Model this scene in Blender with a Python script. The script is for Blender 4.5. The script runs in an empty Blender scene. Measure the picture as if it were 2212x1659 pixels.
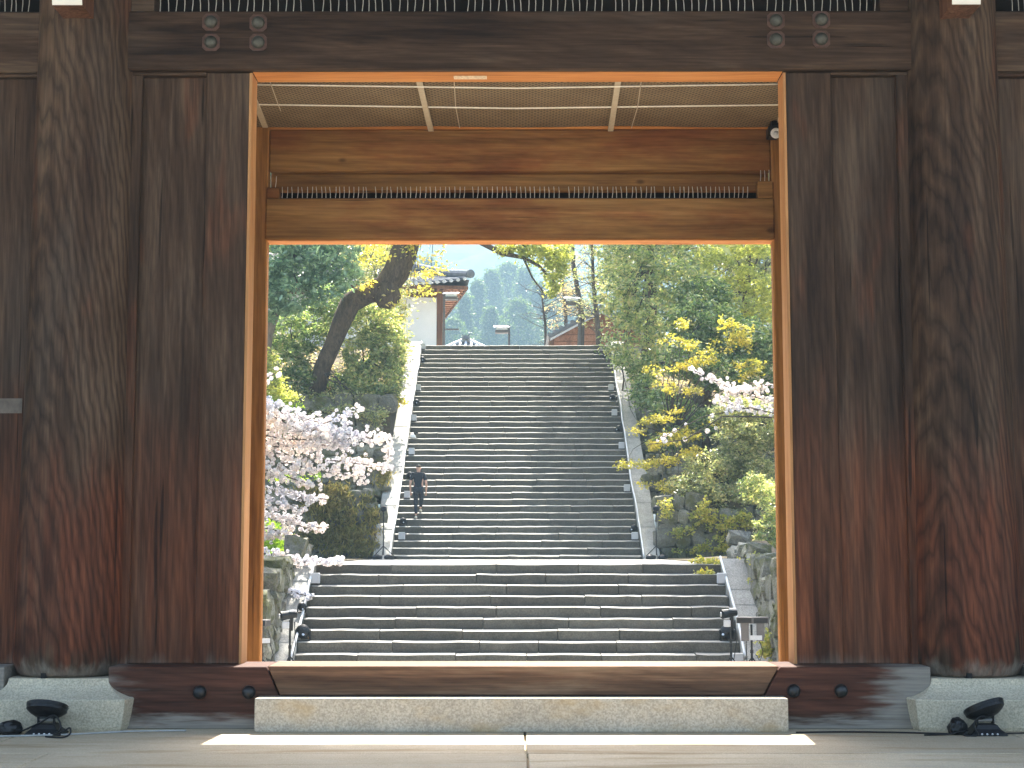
import bpy, bmesh, math, random
import numpy as np
from mathutils import Vector, Matrix, noise as mnoise
R = math.radians
random.seed(11)
rng = np.random.default_rng(7)
sc = bpy.context.scene
col = sc.collection

# ------------------------------------------------------------------ camera
EYE = 1.45
FP = 3300.0
PITCH = math.atan(352.5 / FP)
YAW = math.atan(7 / FP)
cd = bpy.data.cameras.new('camera')
cam = bpy.data.objects.new('camera', cd)
col.objects.link(cam)
cd.sensor_width = 36
cd.lens = FP / 2212 * 36
cd.clip_start = 0.1
cd.clip_end = 6000
cam.location = (0, 0, EYE)
cam.rotation_euler = (R(90) + PITCH, 0, YAW)
sc.camera = cam

# ------------------------------------------------------------------ light
SUN_EL, SUN_AZ = R(55), R(3)
w = bpy.data.worlds.new('World')
sc.world = w
w.use_nodes = True
nt = w.node_tree
nt.nodes.clear()
sky = nt.nodes.new('ShaderNodeTexSky')
sky.sky_type = 'NISHITA'
sky.sun_disc = False
sky.sun_elevation = SUN_EL
sky.sun_rotation = SUN_AZ
sky.air_density = 0.8
sky.dust_density = 5.0
sky.ozone_density = 0.5
bg = nt.nodes.new('ShaderNodeBackground')
bg.inputs['Strength'].default_value = 0.15
wo = nt.nodes.new('ShaderNodeOutputWorld')
nt.links.new(sky.outputs[0], bg.inputs[0])
nt.links.new(bg.outputs[0], wo.inputs[0])
sl = bpy.data.lights.new('sun', 'SUN')
sl.energy = 5.0
sl.angle = R(0.5)
sl.color = (1.0, 0.95, 0.86)
so = bpy.data.objects.new('sun', sl)
col.objects.link(so)
sd = Vector((-math.sin(SUN_AZ) * math.cos(SUN_EL), -math.cos(SUN_AZ) * math.cos(SUN_EL), -math.sin(SUN_EL)))
so.rotation_euler = sd.to_track_quat('-Z', 'Y').to_euler()
so.location = (10, 60, 80)
sc.view_settings.view_transform = 'Standard'
sc.view_settings.look = 'None'
sc.view_settings.gamma = 1
sc.view_settings.use_curve_mapping = False
sc.view_settings.exposure = 2.65
sc.render.engine = 'CYCLES'
cy = sc.cycles
cy.use_denoising = True
cy.max_bounces = 10
cy.diffuse_bounces = 5
cy.glossy_bounces = 3
cy.transmission_bounces = 4
cy.transparent_max_bounces = 8
cy.volume_bounces = 1
cy.sample_clamp_indirect = 6
HAZE = 0.0013


# ------------------------------------------------------------------ helpers
def at(px, py, Y):
    """the world point at distance Y along the camera's heading for a spot measured on the photograph (2212 px wide)"""
    x = (px - 1106) / FP
    y = (829.5 - py) / FP
    c, s = math.cos(PITCH), math.sin(PITCH)
    dy = c - y * s
    dz = s + y * c
    a, b = math.cos(YAW), math.sin(YAW)
    wx = x * a - dy * b
    wy = x * b + dy * a
    k = Y / wy
    return Vector((wx * k, Y, EYE + dz * k))


def X(px, Y, py=1180): return at(px, py, Y).x
def Z(py, Y, px=1113): return at(px, py, Y).z


def tag(o, label=None, cat=None, group=None, kind=None):
    if label: o['label'] = label
    if cat: o['category'] = cat
    if group: o['group'] = group
    if kind: o['kind'] = kind
    return o


ORG = {}


def thing(name, label, cat, loc=(0, 0, 0), rz=0, group=None, kind=None):
    o = bpy.data.objects.new(name, None)
    col.objects.link(o)
    o.location = loc
    o.rotation_euler = (0, 0, rz)
    o.empty_display_size = 0.2
    ORG[o.name] = Vector(loc)
    return tag(o, label, cat, group, kind)


class MB:
    def __init__(self):
        self.v = []
        self.f = []

    def add(self, vs, fs):
        n = len(self.v)
        self.v += [tuple(p) for p in vs]
        self.f += [tuple(i + n for i in f) for f in fs]
        return self

    def box(self, x0, x1, y0, y1, z0, z1):
        vs = [(x, y, z) for x in (x0, x1) for y in (y0, y1) for z in (z0, z1)]
        return self.add(vs, [(0, 1, 3, 2), (4, 6, 7, 5), (0, 4, 5, 1), (2, 3, 7, 6), (0, 2, 6, 4), (1, 5, 7, 3)])

    def prism_y(self, pts, y0, y1):
        """polygon in x,z pushed along y"""
        n = len(pts)
        vs = [(x, y0, z) for x, z in pts] + [(x, y1, z) for x, z in pts]
        fs = [tuple(range(n)), tuple(range(2 * n - 1, n - 1, -1))]
        fs += [(i, n + i, n + (i + 1) % n, (i + 1) % n) for i in range(n)]
        return self.add(vs, fs)

    def prism_x(self, pts, x0, x1):
        """polygon in y,z pushed along x"""
        n = len(pts)
        vs = [(x0, y, z) for y, z in pts] + [(x1, y, z) for y, z in pts]
        fs = [tuple(range(n)), tuple(range(2 * n - 1, n - 1, -1))]
        fs += [(i, n + i, n + (i + 1) % n, (i + 1) % n) for i in range(n)]
        return self.add(vs, fs)

    def tube(self, pts, rad, n=8, cap=True, jit=0.0):
        pts = [Vector(p) for p in pts]
        if not hasattr(rad, '__len__'): rad = [rad] * len(pts)
        up = Vector((0.13, 0.21, 1)).normalized()
        vs = []
        base = None
        for i, p in enumerate(pts):
            d = (pts[min(i + 1, len(pts) - 1)] - pts[max(i - 1, 0)]).normalized()
            if base is None:
                base = d.cross(up if abs(d.dot(up)) < 0.95 else Vector((1, 0, 0))).normalized()
            base = (base - d * base.dot(d)).normalized()
            b2 = d.cross(base)
            for k in range(n):
                a = 2 * math.pi * k / n
                q = rad[i] * (1 + (random.uniform(-jit, jit) if jit else 0))
                vs.append(p + base * math.cos(a) * q + b2 * math.sin(a) * q)
        fs = []
        for i in range(len(pts) - 1):
            for k in range(n):
                fs.append((i * n + k, i * n + (k + 1) % n, (i + 1) * n + (k + 1) % n, (i + 1) * n + k))
        if cap:
            fs.append(tuple(range(n - 1, -1, -1)))
            m = (len(pts) - 1) * n
            fs.append(tuple(m + k for k in range(n)))
        return self.add(vs, fs)

    def lathe(self, prof, c=(0, 0, 0), n=24, M=None):
        """prof: (r,z) list, axis z"""
        c = Vector(c)
        vs = []
        for r, z in prof:
            for k in range(n):
                a = 2 * math.pi * k / n
                p = Vector((r * math.cos(a), r * math.sin(a), z))
                if M is not None: p = M @ p
                vs.append(c + p)
        fs = []
        for i in range(len(prof) - 1):
            for k in range(n):
                fs.append((i * n + k, i * n + (k + 1) % n, (i + 1) * n + (k + 1) % n, (i + 1) * n + k))
        fs.append(tuple(range(n - 1, -1, -1)))
        m = (len(prof) - 1) * n
        fs.append(tuple(m + k for k in range(n)))
        return self.add(vs, fs)

    def mesh(self, name, off=Vector((0, 0, 0)), bevel=0, smooth=False, seg=1):
        me = bpy.data.meshes.new(name)
        me.from_pydata([tuple(Vector(p) - off) for p in self.v], [], self.f)
        bm = bmesh.new()
        bm.from_mesh(me)
        bmesh.ops.recalc_face_normals(bm, faces=bm.faces)
        if bevel:
            es = [e for e in bm.edges if len(e.link_faces) == 2 and e.calc_face_angle(0) > 0.6]
            bmesh.ops.bevel(bm, geom=es, offset=bevel, segments=seg, affect='EDGES', profile=0.6)
        bm.to_mesh(me)
        bm.free()
        if smooth: me.shade_smooth()
        return me

    def build(self, name, m, parent=None, bevel=0, smooth=False, seg=1, kind=None):
        off = ORG.get(parent.name, Vector((0, 0, 0))) if parent else Vector((0, 0, 0))
        me = self.mesh(name, off, bevel, smooth, seg)
        return link(name, me, m, parent, off, kind)


def link(name, me, m=None, parent=None, off=None, kind=None, loc=None):
    if m is not None and not me.materials: me.materials.append(m)
    o = bpy.data.objects.new(name, me)
    col.objects.link(o)
    if parent: o.parent = parent
    ORG[o.name] = Vector(off) if off is not None else Vector((0, 0, 0))
    if loc is not None: o.location = loc
    if kind: o['kind'] = kind
    return o


def copy_tree(o, parent=None, loc=None, rz=None, scale=None):
    c = o.copy()
    col.objects.link(c)
    if parent: c.parent = parent
    if loc is not None: c.location = loc
    if rz is not None: c.rotation_euler = (c.rotation_euler[0], c.rotation_euler[1], rz)
    if scale is not None: c.scale = scale
    for ch in list(o.children): copy_tree(ch, c)
    return c


# ------------------------------------------------------------------ materials
class NB:
    def __init__(self, name):
        self.m = bpy.data.materials.new(name)
        self.m.use_nodes = True
        self.t = self.m.node_tree
        self.t.nodes.clear()
        self.out = self.n('ShaderNodeOutputMaterial')
        self.pos = self.n('ShaderNodeNewGeometry')

    def n(self, ty, **kw):
        x = self.t.nodes.new(ty)
        for k, v in kw.items(): setattr(x, k, v)
        return x

    def L(self, a, b): self.t.links.new(a, b)

    def inp(self, node, name, v):
        s = node.inputs[name]
        if hasattr(v, 'is_output'): self.L(v, s)
        else: s.default_value = v

    def P(self, scale=(1, 1, 1), obj=False):
        mp = self.n('ShaderNodeMapping')
        mp.inputs['Scale'].default_value = scale
        if obj:
            tc = self.n('ShaderNodeTexCoord')
            self.L(tc.outputs['Object'], mp.inputs[0])
        else:
            self.L(self.pos.outputs['Position'], mp.inputs[0])
        return mp.outputs[0]

    def noise(self, vec, scale=1, detail=4, rough=0.55, dist=0):
        x = self.n('ShaderNodeTexNoise')
        self.L(vec, x.inputs['Vector'])
        x.inputs['Scale'].default_value = scale
        x.inputs['Detail'].default_value = detail
        x.inputs['Roughness'].default_value = rough
        x.inputs['Distortion'].default_value = dist
        return x.outputs['Fac']

    def wave(self, vec, scale=1, dist=2, detail=3, dscale=1, kind='BANDS', d='X'):
        x = self.n('ShaderNodeTexWave', wave_type=kind)
        if kind == 'BANDS': x.bands_direction = d
        else: x.rings_direction = d
        self.L(vec, x.inputs['Vector'])
        x.inputs['Scale'].default_value = scale
        x.inputs['Distortion'].default_value = dist
        x.inputs['Detail'].default_value = detail
        x.inputs['Detail Scale'].default_value = dscale
        return x.outputs['Fac']

    def ramp(self, fac, stops, interp='LINEAR'):
        x = self.n('ShaderNodeValToRGB')
        x.color_ramp.interpolation = interp
        e = x.color_ramp.elements
        while len(e) < len(stops): e.new(0.5)
        for i, (p, c) in enumerate(stops):
            e[i].position = p
            if not hasattr(c, '__len__'): c = (c, c, c)
            e[i].color = (*c, 1)
        self.L(fac, x.inputs[0])
        return x.outputs['Color']

    def mix(self, fac, a, b, mode='MIX'):
        x = self.n('ShaderNodeMix', data_type='RGBA', blend_type=mode)
        self.inp(x, 0, fac)
        for i, v in ((6, a), (7, b)):
            if hasattr(v, 'is_output'): self.L(v, x.inputs[i])
            else: x.inputs[i].default_value = (*v, 1) if hasattr(v, '__len__') else (v, v, v, 1)
        return x.outputs[2]

    def math(self, op, a, b=0.0, clamp=False):
        x = self.n('ShaderNodeMath', operation=op, use_clamp=clamp)
        for i, v in ((0, a), (1, b)):
            if hasattr(v, 'is_output'): self.L(v, x.inputs[i])
            else: x.inputs[i].default_value = v
        return x.outputs[0]

    def rangemap(self, v, a, b, c=0.0, d=1.0, smooth=True):
        x = self.n('ShaderNodeMapRange')
        if smooth: x.interpolation_type = 'SMOOTHSTEP'
        self.L(v, x.inputs[0])
        for i, q in enumerate((a, b, c, d)): x.inputs[i + 1].default_value = q
        return x.outputs[0]

    def xyz(self):
        x = self.n('ShaderNodeSeparateXYZ')
        self.L(self.pos.outputs['Position'], x.inputs[0])
        return x.outputs

    def bump(self, h, strength=0.3, dist=0.01):
        x = self.n('ShaderNodeBump')
        x.inputs['Strength'].default_value = strength
        x.inputs['Distance'].default_value = dist
        self.L(h, x.inputs['Height'])
        return x.outputs[0]

    def bsdf(self, color, rough=0.7, normal=None, metal=0.0, spec=0.5, **kw):
        b = self.n('ShaderNodeBsdfPrincipled')
        self.inp(b, 'Base Color', color if hasattr(color, 'is_output') else (*color, 1))
        self.inp(b, 'Roughness', rough)
        self.inp(b, 'Metallic', metal)
        self.inp(b, 'Specular IOR Level', spec)
        if normal is not None: self.L(normal, b.inputs['Normal'])
        for k, v in kw.items(): self.inp(b, k, v)
        return b.outputs[0]

    def done(self, sh):
        self.L(sh, self.out.inputs['Surface'])
        return self.m


def plain(name, c, rough=0.6, metal=0.0, spec=0.5, var=0.12, sc_=30):
    b = NB(name)
    f = b.noise(b.P(), sc_, 3)
    cc = b.ramp(f, [(0.25, tuple(x * (1 - var) for x in c)), (0.75, tuple(min(1, x * (1 + var)) for x in c))])
    return b.done(b.bsdf(cc, rough, None, metal, spec))


def wood(name, axis='z', dark=(0.022, 0.014, 0.010), mid=(0.050, 0.031, 0.021), light=(0.105, 0.078, 0.058),
         red=None, pale=None, figure=1.0, rough=0.72, redzone=None, palemask=None, fine=1.0, knots=0.0, rings=9.0, ringz=.13):
    """weathered timber: streaks, rings and fibres run along the grain axis; every piece gets its own stretch of grain"""
    b = NB(name)
    oi = b.n('ShaderNodeObjectInfo')
    rv = b.n('ShaderNodeCombineXYZ')
    for k, q in enumerate((17.0, 31.0, 23.0)): b.L(b.math('MULTIPLY', oi.outputs['Random'], q), rv.inputs[k])
    va = b.n('ShaderNodeVectorMath', operation='ADD')
    b.L(b.pos.outputs['Position'], va.inputs[0])
    b.L(rv.outputs[0], va.inputs[1])

    def PP(across, along):
        mp = b.n('ShaderNodeMapping')
        mp.inputs['Scale'].default_value = {'x': (along, across, across), 'y': (across, along, across), 'z': (across, across, along)}[axis]
        b.L(va.outputs[0], mp.inputs[0])
        return mp.outputs[0]

    f1 = b.noise(PP(1, .10), 5.0, 8, 0.68, 0.5)
    f2 = b.noise(PP(18, .55), 1, 5, 0.65, 0.3)
    fib = b.noise(PP(55, 1.6), 1, 3, 0.6)
    patch = b.noise(PP(0.9, .30), 1.6, 5, 0.65)
    ring = b.wave(PP(1.0, ringz), rings, 9.0, 3.5, 0.85, 'BANDS', 'DIAGONAL')
    f = b.math('ADD', b.math('ADD', b.math('MULTIPLY', f1, 0.5), b.math('MULTIPLY', patch, 0.38)), b.math('MULTIPLY', f2, 0.2))
    f = b.math('ADD', f, b.math('MULTIPLY', b.math('SUBTRACT', oi.outputs['Random'], 0.5), 0.07))
    c = b.ramp(f, [(0.40, dark), (0.55, mid), (0.74, light)])
    gw = b.rangemap(b.noise(PP(1.4, .35), 1.1, 4, .6), 0.50, 0.66, 0, .38 if fine >= .75 else 0)
    c = b.mix(gw, c, (0.085, 0.063, 0.046))
    if red is not None:
        z = b.xyz()[2]
        if redzone:
            zn = b.math('ADD', z, b.math('MULTIPLY', b.math('SUBTRACT', b.noise(PP(2.6, .5), 1.6, 4), 0.5), 1.9))
            m1 = b.math('MULTIPLY', b.rangemap(zn, redzone[0], redzone[1]), b.rangemap(zn, redzone[2], redzone[3], 1, 0))
            m1 = b.math('MULTIPLY', m1, b.rangemap(b.noise(PP(3.2, .25), 1.2, 3), 0.33, 0.56, 0.45, 1))
            extra = b.rangemap(b.noise(PP(1.3, .3), 2.3, 3), 0.57, 0.70, 0, 0.4)
            mk = b.math('MAXIMUM', m1, extra)
        else:
            mk = b.rangemap(patch, 0.42, 0.66)
        rc = b.ramp(b.math('ADD', b.math('MULTIPLY', f1, .6), b.math('MULTIPLY', f2, .4)), [(0.32, tuple(q * 0.40 for q in red)), (0.55, red), (0.8, tuple(min(1, q * 1.8) for q in red))])
        c = b.mix(b.math('MULTIPLY', mk, 0.9), c, rc)
    g = b.ramp(ring, [(0.0, 1 - 0.5 * figure), (0.22, 1.0 - .12 * figure), (0.6, 1.0), (1.0, 1.0 + 0.35 * figure)])
    c = b.mix(1.0, c, g, 'MULTIPLY')
    c = b.mix(0.42 * fine, c, b.ramp(f2, [(0.32, 0.5), (0.5, 1.0), (0.7, 1.4)]), 'MULTIPLY')
    c = b.mix(0.5 * fine, c, b.ramp(fib, [(0.3, 0.5), (0.7, 1.35)]), 'MULTIPLY')
    # drying cracks along the grain
    crk = b.rangemap(b.noise(PP(11, .35), 1.3, 2, 0.5), 0.685, 0.72)
    c = b.mix(b.math('MULTIPLY', crk, 0.7), c, tuple(q * 0.35 for q in dark))
    if knots:
        vo = b.n('ShaderNodeTexVoronoi')
        b.L(PP(2.6, 1.5), vo.inputs['Vector'])
        vo.inputs['Scale'].default_value = 1.0
        kn = b.rangemap(vo.outputs['Distance'], 0.035, 0.10, 1, 0)
        c = b.mix(b.math('MULTIPLY', kn, knots), c, tuple(q * 0.4 for q in dark))
    # scuffs and chalky nicks
    nick = b.rangemap(b.noise(PP(9, 3), 1.4, 5, 0.7), 0.70, 0.78)
    c = b.mix(b.math('MULTIPLY', nick, 0.4), c, (0.20, 0.17, 0.14))
    if palemask is not None:
        mk = palemask(b)
        pc = b.ramp(fib, [(0.3, tuple(q * 0.6 for q in pale)), (0.75, pale)])
        c = b.mix(mk, c, pc)
    h = b.math('ADD', b.math('ADD', b.math('MULTIPLY', ring, 0.35 * figure), b.math('MULTIPLY', fib, 0.35)), b.math('SUBTRACT', b.math('MULTIPLY', f2, .6), b.math('MULTIPLY', crk, 1.2)))
    return b.done(b.bsdf(c, rough, b.bump(h, 0.5, 0.008), 0, 0.22))


def pale_pillar(b):
    z = b.xyz()[2]
    zn = b.math('ADD', z, b.math('MULTIPLY', b.math('SUBTRACT', b.noise(b.P((5, 5, 1.0)), 1.5, 4), 0.5), 0.42))
    return b.math('MULTIPLY', b.rangemap(zn, 0.42, 0.56, 1, 0), 0.6)


def pale_sill(b):
    o = b.xyz()
    n1 = b.math('SUBTRACT', b.noise(b.P((1.6, 3, 14)), 1.3, 4), 0.5)
    zz = b.rangemap(b.math('ADD', o[2], b.math('MULTIPLY', n1, 0.26)), 0.03, 0.12, 1, 0)
    ax = b.math('ABSOLUTE', b.math('ADD', o[0], 0.12))
    xx = b.rangemap(b.math('ADD', b.math('SUBTRACT', ax, b.math('MULTIPLY', o[2], 0.55)), b.math('MULTIPLY', n1, 0.9)), 2.72, 3.10)
    return b.math('MULTIPLY', b.math('MAXIMUM', zz, xx), 0.85)


DK = dict(dark=(0.021, 0.0105, 0.0058), mid=(0.058, 0.0325, 0.0185), light=(0.118, 0.078, 0.050))
M = {}
M['pillar'] = wood('pillar_wood', 'z', red=(0.128, 0.038, 0.0165), redzone=(0.40, 0.65, 1.45, 2.6), pale=(0.36, 0.31, 0.25), palemask=pale_pillar, figure=0.75, fine=.75, rings=7.5, ringz=.24, **DK)
M['panel'] = wood('panel_wood', 'z', red=(0.155, 0.049, 0.020), redzone=(-1, -.8, 1.4, 3.0), figure=0.3, pale=(0.32, 0.28, 0.23), palemask=lambda b: b.math('MULTIPLY', b.rangemap(b.math('ADD', b.xyz()[2], b.math('MULTIPLY', b.math('SUBTRACT', b.noise(b.P((7, 7, 1)), 1.5, 4), 0.5), 0.35)), 0.42, 0.58, 1, 0), 0.35), **DK)
M['lintel'] = wood('lintel_wood', 'x', figure=0.25, **DK)
M['sill'] = wood('sill_wood', 'x', red=(0.085, 0.030, 0.017), redzone=(-1, -0.8, 0.6, 1.4), pale=(0.36, 0.325, 0.275), palemask=pale_sill, figure=0.3, **DK)
M['threshold'] = wood('threshold_wood', 'x', dark=(0.07, 0.034, 0.018), mid=(0.17, 0.088, 0.047), light=(0.34, 0.21, 0.12), figure=0.2)
M['orange'] = wood('cedar_wood', 'x', dark=(0.135, 0.059, 0.017), mid=(0.26, 0.130, 0.040), light=(0.38, 0.21, 0.075), red=(0.17, 0.052, 0.015), figure=0.15, fine=.7, knots=.8)
M['orangez'] = wood('cedar_post_wood', 'z', dark=(0.17, 0.070, 0.019), mid=(0.31, 0.140, 0.040), light=(0.42, 0.21, 0.07), figure=0.15, fine=.7)
M['trim'] = wood('bounce_lit_cedar_wood', 'x', dark=(0.34, 0.125, 0.032), mid=(0.50, 0.205, 0.058), light=(0.60, 0.29, 0.10), figure=0.1, fine=.4)  # newer wood; the orange also carries light bounced off the sunlit floor
M['trimz'] = wood('bounce_lit_cedar_post_wood', 'z', dark=(0.34, 0.16, 0.06), mid=(0.46, 0.23, 0.090), light=(0.55, 0.31, 0.14), figure=0.1, fine=.4)
M['plate'] = plain('rusty_plate', (0.075, 0.036, 0.024), 0.7, var=0.4)
M['paint'] = plain('white_beam_paint', (0.80, 0.77, 0.68), 0.6, var=0.06, sc_=9)
M['soffit'] = plain('shade_black', (0.012, 0.009, 0.007), 0.9, spec=.1)  # near-black colour paints deep shade behind the spikes and under the eaves


def stone(name, c0, c1, speck=160, spk=0.5, moss=None, warm=None, rough=0.85, tread=None, bumpd=0.004, obj=False, patch=2.5, rnd=0.0, streak=None):
    b = NB(name)
    big = b.noise(b.P(), patch, 6, 0.65)
    sp = b.noise(b.P(), speck, 2, 0.6)
    mid = b.noise(b.P(), 22, 5, 0.65)
    c = b.ramp(b.math('ADD', b.math('MULTIPLY', big, 0.6), b.math('MULTIPLY', mid, 0.4)), [(0.34, c0), (0.66, c1)])
    if spk: c = b.mix(spk, c, b.ramp(sp, [(0.36, 0.45), (0.5, 1.0), (0.64, 1.5)]), 'MULTIPLY')
    if rnd:
        oi = b.n('ShaderNodeObjectInfo')
        c = b.mix(1.0, c, b.ramp(oi.outputs['Random'], [(0, 1 - rnd), (1, 1 + rnd)]), 'MULTIPLY')
    if warm:
        c = b.mix(b.rangemap(b.noise(b.P((1, 1, 2)), 1.7, 4), 0.5, 0.7, 0, 0.6), c, warm)
    if streak:
        sk = b.noise(b.P((.35, 2.6, 1)), 1.6, 6, .65, .4)
        c = b.mix(b.rangemap(sk, .50, .66, 0, .65), c, streak)
        c = b.mix(b.rangemap(sk, .30, .42, .45, 0), c, (.47, .43, .36))
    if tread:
        # worn top faces paler than stained risers, with sunlit-against-shaded contrast painted in
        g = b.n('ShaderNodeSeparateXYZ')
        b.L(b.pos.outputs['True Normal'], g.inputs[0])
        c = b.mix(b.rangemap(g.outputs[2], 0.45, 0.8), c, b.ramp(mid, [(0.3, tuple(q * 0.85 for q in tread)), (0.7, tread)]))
    if moss:
        mk = b.rangemap(b.math('ADD', b.math('MULTIPLY', b.noise(b.P(), 1.3, 5, 0.7), 0.7), b.math('MULTIPLY', mid, 0.3)), moss[0], moss[1], 0, 0.9)
        c = b.mix(mk, c, b.ramp(mid, [(0.3, tuple(q * 0.5 for q in moss[2])), (0.7, moss[2])]))
    h = b.math('ADD', b.math('MULTIPLY', mid, 1.0), b.math('MULTIPLY', sp, 0.35))
    return b.done(b.bsdf(c, rough, b.bump(h, 0.6, bumpd), 0, 0.3))


M['granite'] = stone('granite', (0.44, 0.385, 0.285), (0.59, 0.525, 0.40), 70, 0.40)
M['granite_step'] = stone('granite_step', (0.35, 0.31, 0.245), (0.50, 0.45, 0.365), 70, 0.42, warm=(0.40, 0.28, 0.13))
M['paving'] = stone('paving_granite', (0.46, 0.37, 0.25), (0.59, 0.50, 0.365), 90, 0.30, rnd=0.10, bumpd=0.002, patch=1.2, streak=(0.33, 0.225, 0.115))
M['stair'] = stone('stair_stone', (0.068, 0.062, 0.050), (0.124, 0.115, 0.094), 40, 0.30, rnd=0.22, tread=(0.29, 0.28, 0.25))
M['coping'] = stone('coping_stone', (0.24, 0.235, 0.21), (0.42, 0.41, 0.37), 40, 0.4, rnd=0.12, bumpd=0.012)
M['rock'] = stone('wall_rock', (0.12, 0.115, 0.095), (0.31, 0.30, 0.25), 30, 0.45, moss=(0.44, 0.60, (0.11, 0.115, 0.03)), rnd=0.35, bumpd=0.06)
M['landing'] = stone('landing_stone', (0.28, 0.265, 0.235), (0.42, 0.40, 0.36), 50, 0.2)
M['soil'] = stone('soil', (0.07, 0.055, 0.035), (0.16, 0.13, 0.09), 30, 0.4, moss=(0.5, 0.62, (0.09, 0.11, 0.03)), rough=1.0, bumpd=0.05)
M['gravel'] = stone('gravel', (0.28, 0.26, 0.22), (0.42, 0.40, 0.35), 30, 0.4, bumpd=0.02)
M['iron'] = plain('dark_iron', (0.035, 0.035, 0.036), 0.38, 0.6, var=0.3)
M['bronze'] = plain('worn_bronze', (0.085, 0.082, 0.066), 0.55, 0.5, var=0.35)
M['black'] = plain('black_plastic', (0.009, 0.009, 0.010), 0.4, spec=.3, var=0.3)
M['bagging'] = plain('black_bag', (0.008, 0.008, 0.009), 0.3, spec=.35, var=0.3)
M['steel'] = plain('steel', (0.55, 0.55, 0.55), 0.3, 0.9)
M['grey_plastic'] = plain('grey_plastic', (0.46, 0.47, 0.49), 0.45, var=0.05)
M['white_plastic'] = plain('white_plastic', (0.78, 0.78, 0.76), 0.5, var=0.05)
M['cable'] = plain('white_cable', (0.62, 0.64, 0.65), 0.5, var=0.1)
M['floor_cable'] = plain('grey_cable', (0.36, 0.36, 0.35), 0.5)
M['plaster'] = plain('white_plaster', (0.80, 0.79, 0.77), 0.85, var=0.03, sc_=3)
M['house_wood'] = wood('hall_wood', 'z', dark=(0.10, 0.045, 0.025), mid=(0.17, 0.08, 0.045), light=(0.25, 0.13, 0.075), figure=0.2)
M['house_wall'] = wood('house_boards', 'y', dark=(0.30, 0.13, 0.07), mid=(0.40, 0.19, 0.11), light=(0.48, 0.25, 0.15), figure=0.2)
M['rooftile'] = plain('roof_tile', (0.13, 0.14, 0.155), 0.38, var=0.3, sc_=6)
M['pale_trim'] = plain('pale_grey_trim', (0.52, 0.53, 0.54), 0.7, var=0.15, sc_=8)
M['spike'] = plain('spike_wire', (0.62, 0.58, 0.50), 0.4, 0.4, var=0.2)
M['batten'] = plain('pale_batten', (0.40, 0.34, 0.25), 0.7)
M['rod'] = plain('white_rod', (0.80, 0.76, 0.66), 0.5)
M['lamp_glass'] = plain('lamp_glass', (0.70, 0.76, 0.80), 0.25)
M['lamp_metal'] = plain('lamp_metal', (0.10, 0.09, 0.085), 0.5, 0.2)


def bark(name, c0, c1, scale=1.0):
    b = NB(name)
    f = b.noise(b.P((3, 3, 1.2)), 2.2 * scale, 8, 0.7, 0.8)
    g = b.noise(b.P((14, 14, 4)), 1.5 * scale, 5, 0.7)
    c = b.ramp(b.math('ADD', b.math('MULTIPLY', f, 0.65), b.math('MULTIPLY', g, 0.35)), [(0.35, c0), (0.65, c1)])
    return b.done(b.bsdf(c, 0.95, b.bump(g, 0.8, 0.05), 0, 0.2))


M['bark'] = bark('bark', (0.03, 0.024, 0.019), (0.17, 0.125, 0.09), 1.3)
M['bark_pale'] = bark('pale_bark', (0.13, 0.11, 0.09), (0.30, 0.26, 0.22))
M['twig'] = bark('twig_bark', (0.05, 0.04, 0.032), (0.13, 0.11, 0.09))


LEAF_GAIN = 2.8


def leafmat(name, cols, trans, tfac=0.45, gloss=0.6, rough=0.38, glint=None, gain=None):
    """cols: ramp over the leaves; trans: how the light that passes through a leaf is tinted; glint: odd leaves coloured pale as painted glints"""
    b = NB(name)
    rp = b.pos.outputs['Random Per Island']
    n = len(cols)
    gn = gain or LEAF_GAIN
    cols = [tuple(min(.85, v * gn) for v in q) for q in cols]
    st = [(i / max(1, n - 1) * (.90 if glint else 1), q) for i, q in enumerate(cols)]
    if glint: st += [(.935, glint)]
    c = b.ramp(rp, st)
    big = b.noise(b.P(), 0.9, 4, .6)
    c = b.mix(0.7, c, b.ramp(big, [(0.35, (0.62, 0.70, 0.74)), (0.65, (1.3, 1.2, 0.95))]), 'MULTIPLY')
    tc = b.mix(1.0, c, tuple(trans), 'MULTIPLY')
    d = b.bsdf(c, rough, None, 0, gloss)
    t = b.n('ShaderNodeBsdfTranslucent')
    b.L(tc, t.inputs[0])
    mx = b.n('ShaderNodeMixShader')
    mx.inputs[0].default_value = tfac
    b.L(d, mx.inputs[1])
    b.L(t.outputs[0], mx.inputs[2])
    return b.done(mx.outputs[0])


CR = (0.55, 0.50, 0.36)
M['leaf_blue'] = leafmat('bluish_leaf', [(0.045, 0.072, 0.052), (0.080, 0.122, 0.084), (0.125, 0.175, 0.122)], (1.3, 1.4, 1.0), 0.42, 0.9, .3)
M['leaf_dark'] = leafmat('dark_glossy_leaf', [(0.030, 0.045, 0.024), (0.055, 0.085, 0.042), (0.10, 0.135, 0.065), (0.15, 0.16, 0.10)], (1.6, 1.6, 0.8), 0.42, 1.2, 0.26, (.45, .45, .34), 3.1)
M['leaf_mid'] = leafmat('mid_green_leaf', [(0.036, 0.056, 0.027), (0.078, 0.108, 0.050), (0.13, 0.155, 0.075), (0.21, 0.20, 0.115)], (1.6, 1.55, 0.85), 0.46, 1.1, 0.28, CR)
M['leaf_olive'] = leafmat('olive_leaf', [(0.05, 0.064, 0.034), (0.095, 0.112, 0.058), (0.155, 0.163, 0.09), (0.20, 0.18, 0.115)], (1.45, 1.45, 0.9), 0.46, 0.8, .33, CR)
M['leaf_lime'] = leafmat('lime_leaf', [(0.085, 0.105, 0.040), (0.145, 0.160, 0.062), (0.21, 0.215, 0.09)], (1.55, 1.5, 0.75), 0.52, 0.7, .35)
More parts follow.
